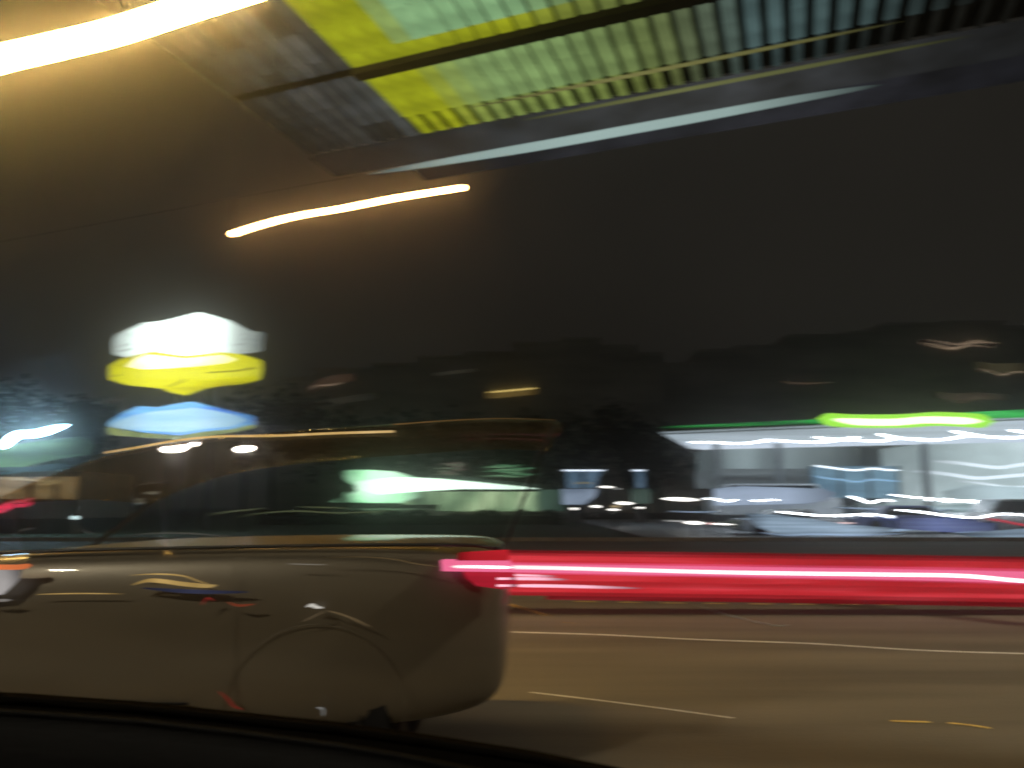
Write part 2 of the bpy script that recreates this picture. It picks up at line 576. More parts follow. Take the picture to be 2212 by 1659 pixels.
white_pts = [(243, 737), (243, 764), (262, 768), (330, 757), (420, 768), (540, 757), (560, 752), (562, 716), (545, 716), (520, 705), (495, 692), (460, 682), (430, 674), (405, 680), (370, 689), (345, 694), (310, 697), (280, 710), (250, 724)]
yel_pts = [(236, 790), (236, 820), (262, 828), (300, 832), (345, 836), (362, 845), (392, 851), (415, 842), (440, 834), (480, 829), (520, 825), (553, 816), (558, 795), (557, 776), (520, 765), (470, 759.5), (400, 769.5), (330, 759), (290, 768), (262, 775)]
blue_pts = [(232, 920), (234, 912), (262, 893), (300, 877), (340, 880), (380, 872), (415, 867), (450, 876), (500, 888), (541, 897), (543, 915), (500, 925), (440, 930), (385, 939), (300, 932)]
rim_pts = [(232, 922), (300, 934), (385, 941.5), (440, 932), (500, 927), (543, 917), (543, 922), (500, 931), (450, 938), (405, 943), (385, 948), (340, 946), (280, 942), (232, 938)]
def sub_box(name, pts, mat, host):
    return prism(name, [P(u, v, SY - 0.03) for u, v in pts], (0, 0.026, 0), mat, host)
wb = sign_box('white_box', white_pts, E_w)
yb = sign_box('yellow_box', yel_pts, E_y)
bb = sign_box('blue_box', blue_pts, E_b)
sign_box('blue_box_rim', rim_pts, E_yr, 0.01)
def sub(name, pts, mat, host):
    v0 = [P(u, v, SY - 0.03) for u, v in pts]
    n = len(v0)
    v = v0 + [p + Vector((0, 0.026, 0)) for p in v0]
    f = [tuple(range(n)), tuple(range(2 * n - 1, n - 1, -1))] + [(i, (i + 1) % n, n + (i + 1) % n, n + i) for i in range(n)]
    return mk(name, v, f, mat, host, org=wloc(pyl))
sub('bright_band', [(272, 792), (310, 798), (360, 796), (430, 791), (490, 784), (512, 776), (480, 766), (400, 774), (320, 765), (296, 772)], E_y2, yb)
E_ds = EM('smeared_letters', [lin(120, 112, 14), lin(178, 172, 20)], 0.9, 2.0, (1, 1, 1), grad=[(0, 0.9), (0.5, 1), (1, 0.9)])
for pts_ in ([(505, 801), (525, 799), (545, 796), (556, 794)], [(355, 838), (380, 829), (396, 822), (402, 817)], [(238, 815), (250, 812), (262, 808)], [(440, 806), (480, 803), (520, 800), (550, 791)]):
    tube('lettering', [P(u, v, SY - 0.02) for u, v in pts_], 0.035, E_ds, pyl, taper=0.3)
E_dw = EM('smeared_letters_grey', [lin(120, 128, 124), lin(190, 200, 196)], 0.9, 2.0, (1, 1, 1))
for pts_ in ([(252, 752), (268, 746), (282, 742)], [(250, 760), (270, 757), (290, 752)], [(520, 735), (540, 731), (558, 728)], [(500, 746), (530, 742), (557, 740)], [(522, 722), (545, 722), (560, 723)]):
    tube('lettering', [P(u, v, SY - 0.02) for u, v in pts_], 0.03, E_dw, pyl, taper=0.3)
sub('bright_band', [(238, 922), (250, 912), (290, 897), (330, 889), (385, 884), (420, 880), (460, 886), (510, 897), (534, 908), (500, 921), (440, 927), (385, 934), (300, 929), (260, 926)], E_b2, bb)
tube('pole', [(base.x - 0.6, SY + 0.9, 0), (base.x - 0.6, SY + 0.9, 5), tuple(P(362, 730, SY + 0.9))], 0.14, M['dark'], pyl)
tube('pole', [(base.x + 1.0, SY + 0.9, 0), (base.x + 1.0, SY + 0.9, 5), tuple(P(438, 730, SY + 0.9))], 0.14, M['dark'], pyl)
for v in (745, 800, 905):
    a = P(300, v, SY + 0.8); b = P(500, v, SY + 0.8)
    box('bracket', (a.x, SY + 0.62, a.z - 0.06), (b.x, SY + 1.0, a.z + 0.06), M['dark'], pyl)

# ---------------------------------------------------------------- shop at the left edge
LY = 34
sh = thing('shopfront', 'tan lit shopfront at the left edge with a green awning and teal strips above', 'shop', (P(60, 1100, LY).x, LY, 0))


def wall_px(name, u0, v0, u1, v1, Y, thick, mat, parent, bevel=0):
    a = P(u0, v1, Y); b = P(u1, v0, Y)
    return box(name, (a.x, Y, a.z), (b.x, Y + thick, b.z), mat, parent, bevel)


E_tan = EM('tan_interior', [lin(58, 50, 38), lin(112, 98, 74), lin(150, 130, 100), lin(100, 84, 60)], 1.3, 0.5, (0.35, 1, 2.6), grad=[(0, 0.8), (0.5, 1), (0.92, 0.8), (1, 0.5)])
wall_px('wall', -260, 1018, 172, 1120, LY + 0.3, 5, PB('tan_render', (0.1, 0.085, 0.06), 0.8), sh)
for (a, b) in ((-240, -130), (-122, -24), (-16, 62), (70, 118), (124, 168)):
    wall_px('window', a, 1030, b, 1078, LY + 0.2, 0.08, E_tan, sh)
for a in (-127, -20, 66, 121):
    wall_px('mullion', a, 1028, a + 2.5, 1082, LY + 0.1, 0.08, PB('mullion', (0.12, 0.1, 0.08), 0.6), sh)
E_tw = EM('warm_strip', [lin(190, 175, 140)], 0.9, grad=[(0, 0.1), (0.5, 1), (0.8, 0.8), (1, 0.1)])
tube('streak_strip', [P(u, v, LY) for u, v in ((-60, 1030), (10, 1034), (60, 1036), (100, 1040), (130, 1037), (165, 1028))], 0.045, E_tw, sh, taper=0.3)
tube('streak_strip', [P(u, v, LY) for u, v in ((55, 1044), (95, 1046), (120, 1043), (145, 1036))], 0.04, E_tw, sh, taper=0.3)
aw = prism('awning', [P(u, v, LY - 0.8) for u, v in ((-260, 990), (-20, 968), (60, 956), (120, 948), (165, 944), (176, 958), (170, 978), (90, 990), (20, 1006), (-260, 1018))], (0, 1.0, 0),
           EM('awning_glow', [lin(48, 70, 60), lin(90, 128, 96), lin(125, 165, 115)], 1.15, 0.5, (0.3, 1, 2.5), grad=[(0, 0.6), (0.6, 1), (0.9, 0.55), (1, 0.16)]), sh)
E_teal = EM('teal_strip', [lin(70, 100, 108)], 0.8, grad=[(0, 0.6), (0.6, 1), (1, 0.15)])
tube('teal_strip', [P(u, v, LY - 0.1) for u, v in ((-100, 1006), (-20, 1010), (50, 1014), (110, 1012), (160, 1008))], 0.10, E_teal, sh, taper=0.2)
tube('teal_strip', [P(u, v, LY - 0.1) for u, v in ((-100, 1020), (10, 1022), (60, 1014), (110, 1005), (158, 1004))], 0.06, E_teal, sh, taper=0.2)
# lamp on the shop roof
fl = thing('floodlight', 'very bright cyan white floodlight above the green awning at the left edge', 'floodlight', tuple(P(70, 990, LY - 1)))
tube('lamp', [P(u, v, LY - 1.2) for u, v in ((6, 968), (25, 948), (45, 938), (70, 938), (100, 931), (143, 918))], 0.145,
     EM('cyan_white_lamp', [(0.42, 0.75, 1.0, 1)], 70), fl, taper=0.2)
tube('bracket', [P(70, 938, LY - 1.0), P(72, 980, LY - 0.3)], 0.05, M['dark'], fl)
# red lamp streak, built as wavy glowing tubes on an added leg
rn = thing('red_lamp_streak', 'pair of wavy red lamp streaks low at the left edge by the tan shop', 'light streak', tuple(P(20, 1110, LY - 2)))
E_red = EM('red_streak', [lin(225, 45, 80)], 1.1)
for dv in (0, 9):
    tube('streak_tube', [P(u, v + dv, LY - 2) for u, v in ((-90, 1100), (-30, 1098), (0, 1096), (18, 1088), (35, 1083), (52, 1083), (66, 1077))], 0.07, E_red, rn)
tube('added_mount_rail', [P(u, v, LY - 1.85) for u, v in ((-90, 1106), (0, 1102), (35, 1090), (66, 1083))], 0.03, M['dark'], rn)
tube('leg', [P(20, 1098, LY - 1.85), P(20, 1098, LY - 1.85) - Vector((0, 0, P(20, 1098, LY - 1.85).z))], 0.03, M['dark'], rn)


def simple_vehicle(name, label, u0, u1, vt, vb, Y, paint, cabin=(0.2, 0.75), group=None, lit=None, cat='car'):
    """parked vehicle seen side on"""
    a = P(u0, vb, Y); b = P(u1, vt, Y)
    x0, x1 = a.x, b.x
    z0, z1 = max(0.18, a.z), b.z
    L = x1 - x0
    t = thing(name, label, cat, ((x0 + x1) / 2, Y, 0), group)
    zb = z0 + (z1 - z0) * 0.58
    prof = [(0, z0 + 0.1), (0.0, zb - 0.12), (0.03, zb - 0.02), (cabin[0] - 0.03, zb), (cabin[1] + 0.06, zb), (0.97, zb - 0.06), (1, zb - 0.2), (1, z0 + 0.12), (0.97, z0), (0.03, z0)]
    prism('body', [(x0 + L * p, Y, z) for p, z in prof], (0, 1.8, 0), paint, t, bevel=0.03)
    c0, c1 = x0 + L * cabin[0], x0 + L * cabin[1]
    prism('cabin', [(c0, Y + 0.12, zb + 0.002), (c0 + 0.45, Y + 0.12, z1 - 0.04), (c0 + 0.6, Y + 0.12, z1), (c1 - 0.5, Y + 0.12, z1), (c1 - 0.35, Y + 0.12, z1 - 0.05), (c1, Y + 0.12, zb + 0.002)], (0, 1.56, 0), paint, t, bevel=0.02)
    prism('window', [(c0 + 0.15, Y + 0.09, zb + 0.03), (c0 + 0.52, Y + 0.09, z1 - 0.09), (c1 - 0.5, Y + 0.09, z1 - 0.09), (c1 - 0.15, Y + 0.09, zb + 0.03)], (0, 0.028, 0), M['vinyl'], t)
    for p in (0.18, 0.82):
        lathe_y('wheel', (x0 + L * p, Y - 0.02, 0.3), [(0.05, 0), (0.2, 0), (0.22, -0.02), (0.3, -0.01), (0.3, 0.2), (0.1, 0.2)], M['black'], t, 16)
    return t


lp = thing('lamp_post', 'small bright light on a thin stem beside the left end of the dark car window', 'lamp post', (P(162, 1128, 26).x, 26, 0))
tube('lamp_head', [P(158, 1118, 26), P(166, 1118, 26)], 0.06, EM('small_cool_lamp', [(0.75, 0.95, 1, 1)], 2.0), lp)
pp = P(162, 1119, 26)
tube('stem', [(pp.x, 26.02, 0), (pp.x, 26.02, pp.z)], 0.02, M['alu'], lp)

# two floodlights in the middle left
E_fl = EM('violet_white_lamp', [(0.8, 0.82, 1.0, 1)], 40)
for pts, r, lab in ((((352, 971), (366, 971), (384, 970), (404, 964)), 0.135, 'larger of two cool white floodlights under the gold roof line, left one'),
                    (((510, 971), (528, 970), (546, 967)), 0.13, 'smaller cool white floodlight, right of the pair under the gold roof line')):
    c = P(*pts[1], 36)
    f = thing('floodlight', lab, 'floodlight', (c.x, 36, 0), 'floodlights on masts behind the dark car')
    tube('lamp', [P(u, v, 36) for u, v in pts], r, E_fl, f, taper=0.2)
    if r > 0.132:
        tube('lamp', [P(414, 962, 36), P(424, 958, 36)], 0.07, E_fl, f)
    tube('mast', [(c.x, 36.2, 0), (c.x, 36.2, 2), (c.x, 36.2, c.z)], 0.07, M['dark'], f)

# ---------------------------------------------------------------- white-green lit building in the middle
GY = 62
gb = thing('lit_building', 'low restaurant blazing white and pale green beyond the dark car windows', 'building', (P(950, 1100, GY).x, GY, 0))
E_g1 = EM('green_white_front', [lin(110, 190, 130), lin(180, 240, 195), lin(215, 250, 225)], 1.5, 0.35, (0.5, 1, 1.6), grad=[(0, 0.25), (0.1, 0.7), (0.35, 1.6), (0.75, 1.2), (1, 0.35)])
E_g2 = EM('white_eaves_light', [lin(225, 255, 235)], 2.6, grad=[(0, 0.6), (0.15, 1), (0.6, 1), (1, 0.5)])
E_g3 = EM('pale_window_row', [lin(58, 78, 62), lin(120, 145, 112), lin(170, 190, 150)], 1.5, 0.45, (1.1, 1, 0.7), grad=[(0, 1.1), (0.5, 1), (0.85, 0.9), (1, 0.4)])
prism('gable_front', [P(u, v, GY) for u, v in ((743, 1018), (757, 1015), (800, 1015), (850, 1018), (880, 1026), (905, 1034), (905, 1074), (860, 1086), (790, 1086), (757, 1085), (752, 1070), (770, 1060), (766, 1048), (750, 1040), (742, 1030))], (0, 6, 0), E_g1, gb)
prism('eaves_light', [P(u, v, GY - 0.3) for u, v in ((770, 1040), (860, 1030), (950, 1034), (1040, 1042), (1130, 1051), (1165, 1056), (1100, 1057), (1000, 1056), (900, 1062), (820, 1068), (775, 1060))], (0, 0.25, 0), E_g2, gb)
prism('roof', [P(u, v, GY + 0.2) for u, v in ((906, 1030), (1000, 1029), (1170, 1047), (1210, 1052), (1210, 1058), (906, 1052))], (0, 6, 0), PB('dark_roof', (0.05, 0.07, 0.06), 0.7), gb)
us = [870, 902, 918, 948, 962, 1010, 1050, 1078, 1090, 1128, 1140, 1165]
for a, b in zip(us[:-1], us[1:]):
    wall_px('window', a, 1062 + (a - 870) * 0.0, b - 2, 1104 if a > 930 else 1090, GY + 0.3, 0.3, E_g3, gb)
    wall_px('mullion', b - 2, 1060, b - 0.4, 1104, GY + 0.15, 0.3, PB('mullion_dark', (0.1, 0.14, 0.11), 0.6), gb)
wall_px('side_wall', 1167, 1058, 1218, 1104, GY + 0.35, 5, EM('side_wall_glow', [lin(38, 58, 50), lin(62, 84, 72)], 1.3, 0.4, (1, 1, 1), grad=[(0, 1), (1, 0.6)]), gb)
wall_px('base_wall', 745, 1100, 1218, 1132, GY + 0.4, 5, M['darkwall'], gb)
prism('entry_wedge', [P(u, v, GY - 0.5) for u, v in ((712, 1085), (728, 1076), (748, 1062), (757, 1085))], (0, 1, 0), EM('wedge_glow', [lin(120, 165, 130)], 0.7), gb)
prism('entry_post', [P(u, v, GY - 0.65) for u, v in ((727, 1084), (735, 1062), (742, 1062), (740, 1084))], (0, 0.1, 0), PB('entry_post', (0.08, 0.04, 0.03), 0.7), gb)


def script_sign(label, u0, u1, v0, v1, cols, seed):
    r = random.Random(seed)
    a = P(u0, v1, GY - 1); b = P(u1, v0, GY - 1)
    t = thing('roof_sign', label, 'sign', ((a.x + b.x) / 2, GY - 1, a.z), 'lit signs above the low restaurant')
    e = [EM('sign_stroke_light', [c], 0.9, grad=[(0, 0.35), (0.5, 1), (1, 0.35)]) for c in cols]
    n = 8
    for k in range(n):
        w = r.uniform(0.35, 0.8)
        c0 = r.uniform(0, 1 - w)
        v = v0 + (v1 - v0) * (k + 0.5) / n
        pts = []
        for j in range(7):
            f = j / 6
            pts.append(P(u0 + (u1 - u0) * (c0 + w * f), v + r.uniform(-1.3, 1.3), GY - 1))
        tube('stroke', pts, 0.055, e[k % len(e)], t, taper=0.3)
    rail_a = P(u0 + 10, v1 + 1, GY - 0.85); rail_b = P(u1 - 10, v1 + 1, GY - 0.85)
    box('sign_rail', (rail_a.x, GY - 0.9, rail_a.z), (rail_b.x, GY - 0.8, rail_a.z + 0.06), M['dark'], t)
    for x in (rail_a.x + 0.4, rail_b.x - 0.4):
        box('strut', (x - 0.03, GY - 0.9, P(0, 1034, GY).z), (x + 0.03, GY - 0.85, P(0, v0 + 2, GY).z), M['dark'], t)


script_sign('faint pinkish blurred script sign above the low restaurant', 925, 1015, 999, 1027, [lin(130, 112, 104), lin(120, 130, 110)], 5)
script_sign('pale green blurred script sign above the low restaurant, right of the pinkish one', 1035, 1168, 1004, 1030, [lin(95, 150, 110), lin(130, 175, 135)], 9)

# hedge in front of the restaurant
def hedge():
    t = thing('hedge', 'low black hedge in front of the lit restaurant', 'hedge', (P(900, 1110, 50).x, 50, 0))
    r = random.Random(8)
    V, F = [], []
    x0, x1 = P(560, 1100, 50).x, P(1215, 1100, 50).x
    for k in range(2600):
        x = r.uniform(x0, x1)
        f = (x - x0) / (x1 - x0)
        zt = 0.72 + 0.25 * math.sin(x * 1.1) * math.sin(x * 0.37) + 0.16 * math.sin(3 * x)
        z = r.uniform(0, zt)
        y = 50 + r.uniform(-0.7, 0.7)
        s = r.uniform(0.08, 0.2)
        d = Vector((r.uniform(-1, 1), r.uniform(-1, 1), r.uniform(-1, 1))).normalized()
        a = d.orthogonal().normalized() * s
        b = d.cross(a).normalized() * s * 0.7
        c = Vector((x, y, z))
        n = len(V)
        V += [c - a, c + b, c + a, c - b]
        F.append((n, n + 1, n + 2, n + 3))
    o = mk('foliage', V, F, M['leaf'], t)
    box('stems', (x0, 49.6, 0), (x1, 50.4, 0.55), M['leaf'], t, bevel=0.1)


hedge()

# ---------------------------------------------------------------- blue booths
E_bt = EM('booth_blue', [lin(62, 84, 102), lin(88, 112, 134)], 1.0, 0.8, (1, 1, 0.5), detail=2)
E_bl = EM('booth_cap_light', [lin(225, 238, 255)], 1.6)
E_bp = EM('booth_pale', [lin(95, 110, 130), lin(165, 182, 205)], 0.9, 0.6, (0.6, 1, 1))
BY = 54
b1t = thing('fuel_pump_shelter', 'pair of blue lit panels over a pale box beyond the middle of the road', 'shelter', (P(1255, 1100, BY).x, BY, 0))
wall_px('panel', 1226, 1018, 1256, 1054, BY, 0.5, E_bt, b1t)
prism('panel', [P(u, v, BY) for u, v in ((1264, 1018), (1299, 1018), (1291, 1034), (1285, 1054), (1266, 1054))], (0, 0.5, 0), E_bt, b1t)
wall_px('cap_light', 1218, 1014.5, 1304, 1017, BY - 0.1, 0.7, E_bl, b1t)
prism('pale_box', [P(u, v, BY - 0.05) for u, v in ((1215, 1056), (1290, 1056), (1286, 1072), (1262, 1090), (1217, 1090))], (0, 0.8, 0), E_bp, b1t)
wall_px('stand', 1222, 1091, 1258, 1128, BY, 0.5, M['dark'], b1t)
tube('gold_strip', [P(u, v, BY - 0.1) for u, v in ((1240, 1044), (1265, 1043), (1278, 1044))], 0.025, EM('gold_strip', [lin(170, 150, 90)], 0.8), b1t)
b2t = thing('fuel_pump_shelter', 'single narrow blue lit panel under a white cap, right of the paired panels', 'shelter', (P(1380, 1100, BY).x, BY, 0))
wall_px('panel', 1377, 1018, 1391, 1054, BY, 0.5, E_bt, b2t)
wall_px('cap_light', 1370, 1014.5, 1392, 1017, BY - 0.1, 0.7, E_bl, b2t)
wall_px('pale_box', 1367, 1056, 1404, 1088, BY - 0.05, 0.8, EM('booth_dim_green', [lin(48, 62, 56), lin(80, 100, 92)], 0.9, 0.6, (1, 1, 1)), b2t)
wall_px('stand', 1372, 1089, 1398, 1128, BY, 0.5, M['dark'], b2t)

# small lights, each a bollard lamp or car lamp on the forecourt
small = [
    (1310, 1052, 13, 2.6, 46, 'tiny white light between the two blue panels, the highest one'),
    (1333, 1056, 4, 2, 46, 'tiny dim light left of the narrow blue panel'),
    (1348, 1087, 17, 4, 44, 'oval white light low between the two blue panels'),
    (1330, 1094, 7, 3, 42, 'dim amber tinted light just below the oval white light'),
    (1287, 1094, 8, 3.4, 42, 'small white light under the right end of the paired blue panels'),
    (1240, 1099, 5, 3.2, 42, 'small round white light under the left end of the paired blue panels'),
    (1325, 1101, 9, 2.6, 40, 'small flat white light lowest between the two blue panels'),
    (1382, 1097, 6, 2.4, 42, 'tiny white light at the foot of the narrow blue panel'),
    (1470, 1078.5, 38, 4.6, 40, 'long bright white light left of the petrol station forecourt'),
    (1500, 1129.5, 20, 4, 30, 'low bright white light on the ground at the left end of the station'),
    (1470, 1126, 38, 1.4, 31, 'thin pale light line low at the left end of the station'),
    (1555, 1132, 30, 1.6, 30, 'thin white light line right of the small red light'),
    (1535, 1131, 6, 2.4, 30, 'tiny red light low at the left end of the station'),
]
Ewhite = EM('small_white_lamp', [(1, 0.97, 0.9, 1)], 3.5)
Edimw = EM('small_dim_lamp', [(0.8, 0.8, 0.78, 1)], 0.8)
Eam = EM('small_amber_lamp', [(1, 0.75, 0.4, 1)], 0.7)
Eredl = EM('small_red_lamp', [(0.8, 0.06, 0.08, 1)], 1.0)
for u, v, hw, hh, Y, lab in small:
    c = P(u, v, Y)
    t = thing('ground_lamp', lab, 'lamp', (c.x, Y, 0), 'small lamps along the forecourt edge')
    m = Eredl if 'red light low' in lab else (Eam if 'amber' in lab else (Edimw if ('dim' in lab or 'thin pale' in lab) else Ewhite))
    tube('lamp', [P(u - hw, v - 0.04 * hw, Y), c, P(u + hw, v + 0.04 * hw, Y)], 0.75 * hh / 1659 * Y, m, t, taper=0.35)
    tube('stem', [(c.x, Y + 0.12, 0), (c.x, Y + 0.12, max(0.1, c.z))], 0.03, M['dark'], t, seg=6)

# ---------------------------------------------------------------- petrol station
CZ = 4.75
nl = PZ(1430, 937, CZ); fl_ = PZ(1492, 970, CZ)
nr = PZ(2420, 897, CZ); fr_ = PZ(2420, 948, CZ)
st = thing('petrol_station', 'petrol station with a wide canopy lit white underneath and green along its edge', 'petrol station', ((nl.x + nr.x) / 2, (nl.y + fr_.y) / 2, 0))
H = Vector((0, 0, 1))
E_under = EM('canopy_underside_glow', [lin(120, 132, 138), lin(158, 172, 182), lin(185, 198, 212)], 1.2, 0.12, (0.3, 1.4, 1), detail=3)  # ceiling glows itself; the lamps' light is painted into it
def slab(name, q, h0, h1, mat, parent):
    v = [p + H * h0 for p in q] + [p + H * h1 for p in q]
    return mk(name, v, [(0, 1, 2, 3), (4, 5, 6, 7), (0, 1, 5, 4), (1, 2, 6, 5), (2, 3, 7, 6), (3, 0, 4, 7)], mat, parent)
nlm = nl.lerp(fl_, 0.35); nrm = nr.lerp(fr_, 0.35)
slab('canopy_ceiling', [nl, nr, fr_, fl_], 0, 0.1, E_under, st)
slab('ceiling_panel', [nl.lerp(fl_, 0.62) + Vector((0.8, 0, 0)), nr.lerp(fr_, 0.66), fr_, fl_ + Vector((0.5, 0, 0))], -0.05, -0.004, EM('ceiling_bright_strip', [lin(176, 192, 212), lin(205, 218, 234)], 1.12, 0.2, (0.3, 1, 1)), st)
# fascia
fy = Vector((0, -0.25, 0))
def strip(name, p0, p1, za, zb, zc, zd, dy, mat, th=0.12):
    q = [Vector((p0.x, p0.y + dy, za)), Vector((p1.x, p1.y + dy, zc)), Vector((p1.x, p1.y + dy, zd)), Vector((p0.x, p0.y + dy, zb))]
    return prism(name, q, (0, th, 0), mat, st)
def zof(u, v, p):
    return P(u, v, p.y).z
dk = PB('fascia_dark', (0.10, 0.13, 0.12), 0.6)
strip('fascia', nl, nr, CZ - 0.02, zof(1430, 925, nl), CZ - 0.02, zof(2420, 874, nr), 0.0, dk, 0.3)
E_gr = EM('green_neon', [lin(20, 70, 40), lin(45, 175, 75), lin(90, 215, 120)], 1.0, 0.5, (0.8, 1, 9), grad=[(0, 0.25), (0.3, 0.7), (0.6, 1.0), (1, 0.95)])
strip('green_edge', nl, nr, zof(1430, 925.5, nl), zof(1430, 922, nl), zof(2420, 896, nr), zof(2420, 876, nr), -0.16, E_gr)
# luminous yellow-green bar
def on_fascia(u, v, dy=-0.35):
    f = (u - 1430) / (2420 - 1430)
    Y = 1 / ((1 - f) / nl.y + f / nr.y)
    return P(u, v, Y + dy)
tube('lime_light', [on_fascia(u, v) for u, v in ((1768, 904), (1830, 909), (1900, 910), (1960, 909), (2020, 905), (2080, 907), (2145, 911))], 0.30,
     EM('lime_light_outer', [lin(160, 238, 70)], 1.1), st, taper=0.06, flat=0.4)
tube('lime_light_core', [on_fascia(u, v, -0.62) for u, v in ((1800, 906), (1850, 911), (1930, 912), (2000, 907), (2080, 909), (2120, 910))], 0.15,
     EM('lime_light_core', [lin(220, 252, 190)], 2.2), st, taper=0.2, flat=0.4)
E_led = EM('canopy_led_white', [(0.88, 0.95, 1.0, 1)], 7)
segs = [
    [(1490, 955), (1540, 956), (1600, 958), (1650, 953), (1685, 950)],
    [(1645, 950), (1670, 951), (1700, 953), (1750, 955), (1790, 954), (1830, 947), (1856, 944)],
    [(1758, 944), (1795, 948), (1850, 951), (1900, 953), (1925, 949), (1955, 945)],
    [(1895, 937), (1925, 943), (1960, 948), (2010, 951), (2030, 950)],
    [(1925, 946), (1975, 948), (2030, 950), (2080, 943), (2120, 940)],
    [(2055, 931), (2090, 937), (2130, 943), (2170, 945), (2192, 944)],
    [(2085, 941), (2130, 943), (2180, 946), (2212, 944), (2300, 936)],
    [(2180, 929), (2230, 935), (2300, 940)],
]
def on_ceiling(u, v, dz=-0.12):
    return PZ(u, v, CZ + dz)
for s in segs:
    tube('streak_tube', [on_ceiling(u, v) for u, v in s], 0.048, E_led, st, taper=0.12)  # canopy lamp streaks, shaped as wavy glowing tubes
# store behind
TY = 56
def wp(name, u0, v0, u1, v1, Y, th, mat, bevel=0):
    return wall_px(name, u0, v0, u1, v1, Y, th, mat, st, bevel)
E_st = EM('store_wall_glow', [lin(66, 76, 80), lin(104, 118, 122), lin(130, 146, 150)], 1.6, 0.16, (1.6, 1, 0.3), grad=[(0, 0.35), (0.12, 1), (0.55, 0.7), (0.85, 0.28), (1, 0.2)])  # store walls glow themselves; the light falling on them is painted in
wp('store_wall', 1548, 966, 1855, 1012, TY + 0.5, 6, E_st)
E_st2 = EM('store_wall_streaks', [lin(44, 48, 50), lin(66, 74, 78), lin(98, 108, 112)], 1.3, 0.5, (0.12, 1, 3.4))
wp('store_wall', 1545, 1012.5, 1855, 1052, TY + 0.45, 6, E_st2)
wp('dark_bay', 1856, 966, 1980, 1100, TY + 0.8, 5, PB('dark_bay', (0.02, 0.025, 0.04), 0.7))
E_gl = EM('shop_window_blue', [lin(66, 92, 112), lin(88, 120, 140), lin(104, 138, 158)], 1.2, 0.5, (0.3, 1, 2))
for a, b in ((1754, 1815), (1817, 1878), (1880, 1941)):
    wp('window', a, 1007, b, 1076, TY - 2.0, 0.15, E_gl)
fr = PB('window_frame', (0.2, 0.25, 0.28), 0.5, metal=0.5)
for a in (1752, 1815, 1878, 1941):
    wp('window_frame', a, 1006, a + 1.8, 1078, TY - 2.1, 0.12, fr)
E_wl = EM('window_light_line', [lin(235, 245, 255)], 2.2)  # wavy light streaks across the panes, built as glowing tubes
tube('streak_tube', [P(u, v, TY - 2.3) for u, v in ((1756, 1005), (1785, 1009), (1815, 1013), (1850, 1016), (1885, 1012), (1915, 1015), (1945, 1016))], 0.055, E_wl, st, taper=0.1)
tube('streak_tube', [P(u, v, TY - 2.3) for u, v in ((1756, 1027), (1785, 1033), (1815, 1036), (1850, 1041), (1885, 1036), (1915, 1038), (1945, 1040))], 0.045, EM('window_light_blue', [lin(150, 195, 235)], 1.1), st, taper=0.1)
# bright wing on the right
E_wing = EM('bright_wing_wall', [lin(112, 128, 132), lin(158, 176, 180), lin(196, 214, 220)], 1.5, 0.14, (0.8, 1, 1.6), detail=5, grad=[(0, 0.6), (0.12, 0.85), (0.4, 1), (1, 1.0)])  # wing wall glows too, its lighting painted as emission
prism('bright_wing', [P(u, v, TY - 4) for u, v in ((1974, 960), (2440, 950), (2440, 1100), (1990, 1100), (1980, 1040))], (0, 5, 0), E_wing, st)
E_ws = EM('wing_streak_glow', [lin(220, 235, 245)], 1.5, grad=[(0, 0.35), (0.3, 0.9), (1, 1)])  # streak lines of light on the wing, built as glowing strips
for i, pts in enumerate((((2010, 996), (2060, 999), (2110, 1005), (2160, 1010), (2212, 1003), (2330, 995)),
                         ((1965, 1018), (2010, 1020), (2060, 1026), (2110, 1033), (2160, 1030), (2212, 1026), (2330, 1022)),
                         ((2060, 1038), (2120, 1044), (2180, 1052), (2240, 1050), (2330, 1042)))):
    tube('wall_streak', [P(u, v, TY - 4.25) for u, v in pts], 0.11 if i < 2 else 0.07, E_ws, st, taper=0.2)
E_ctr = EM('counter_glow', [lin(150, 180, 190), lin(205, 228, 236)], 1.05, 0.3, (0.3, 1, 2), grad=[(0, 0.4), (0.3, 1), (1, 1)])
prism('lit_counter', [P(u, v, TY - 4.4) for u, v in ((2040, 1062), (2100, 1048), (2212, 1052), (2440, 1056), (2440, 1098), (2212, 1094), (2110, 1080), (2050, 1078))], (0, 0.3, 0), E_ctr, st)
for u in (1555, 1690, 2010, 2260):
    c = P(u, 1100, 44)
    v_top = CZ
    box('column', (c.x - 0.16, 44, 0.05), (c.x + 0.16, 44.32, v_top), PB('column_paint', (0.16, 0.18, 0.19), 0.5), st, bevel=0.02)
wp('plinth', 1545, 1092, 2440, 1128, TY + 0.2, 4.5, PB('plinth', (0.2, 0.21, 0.22), 0.6))

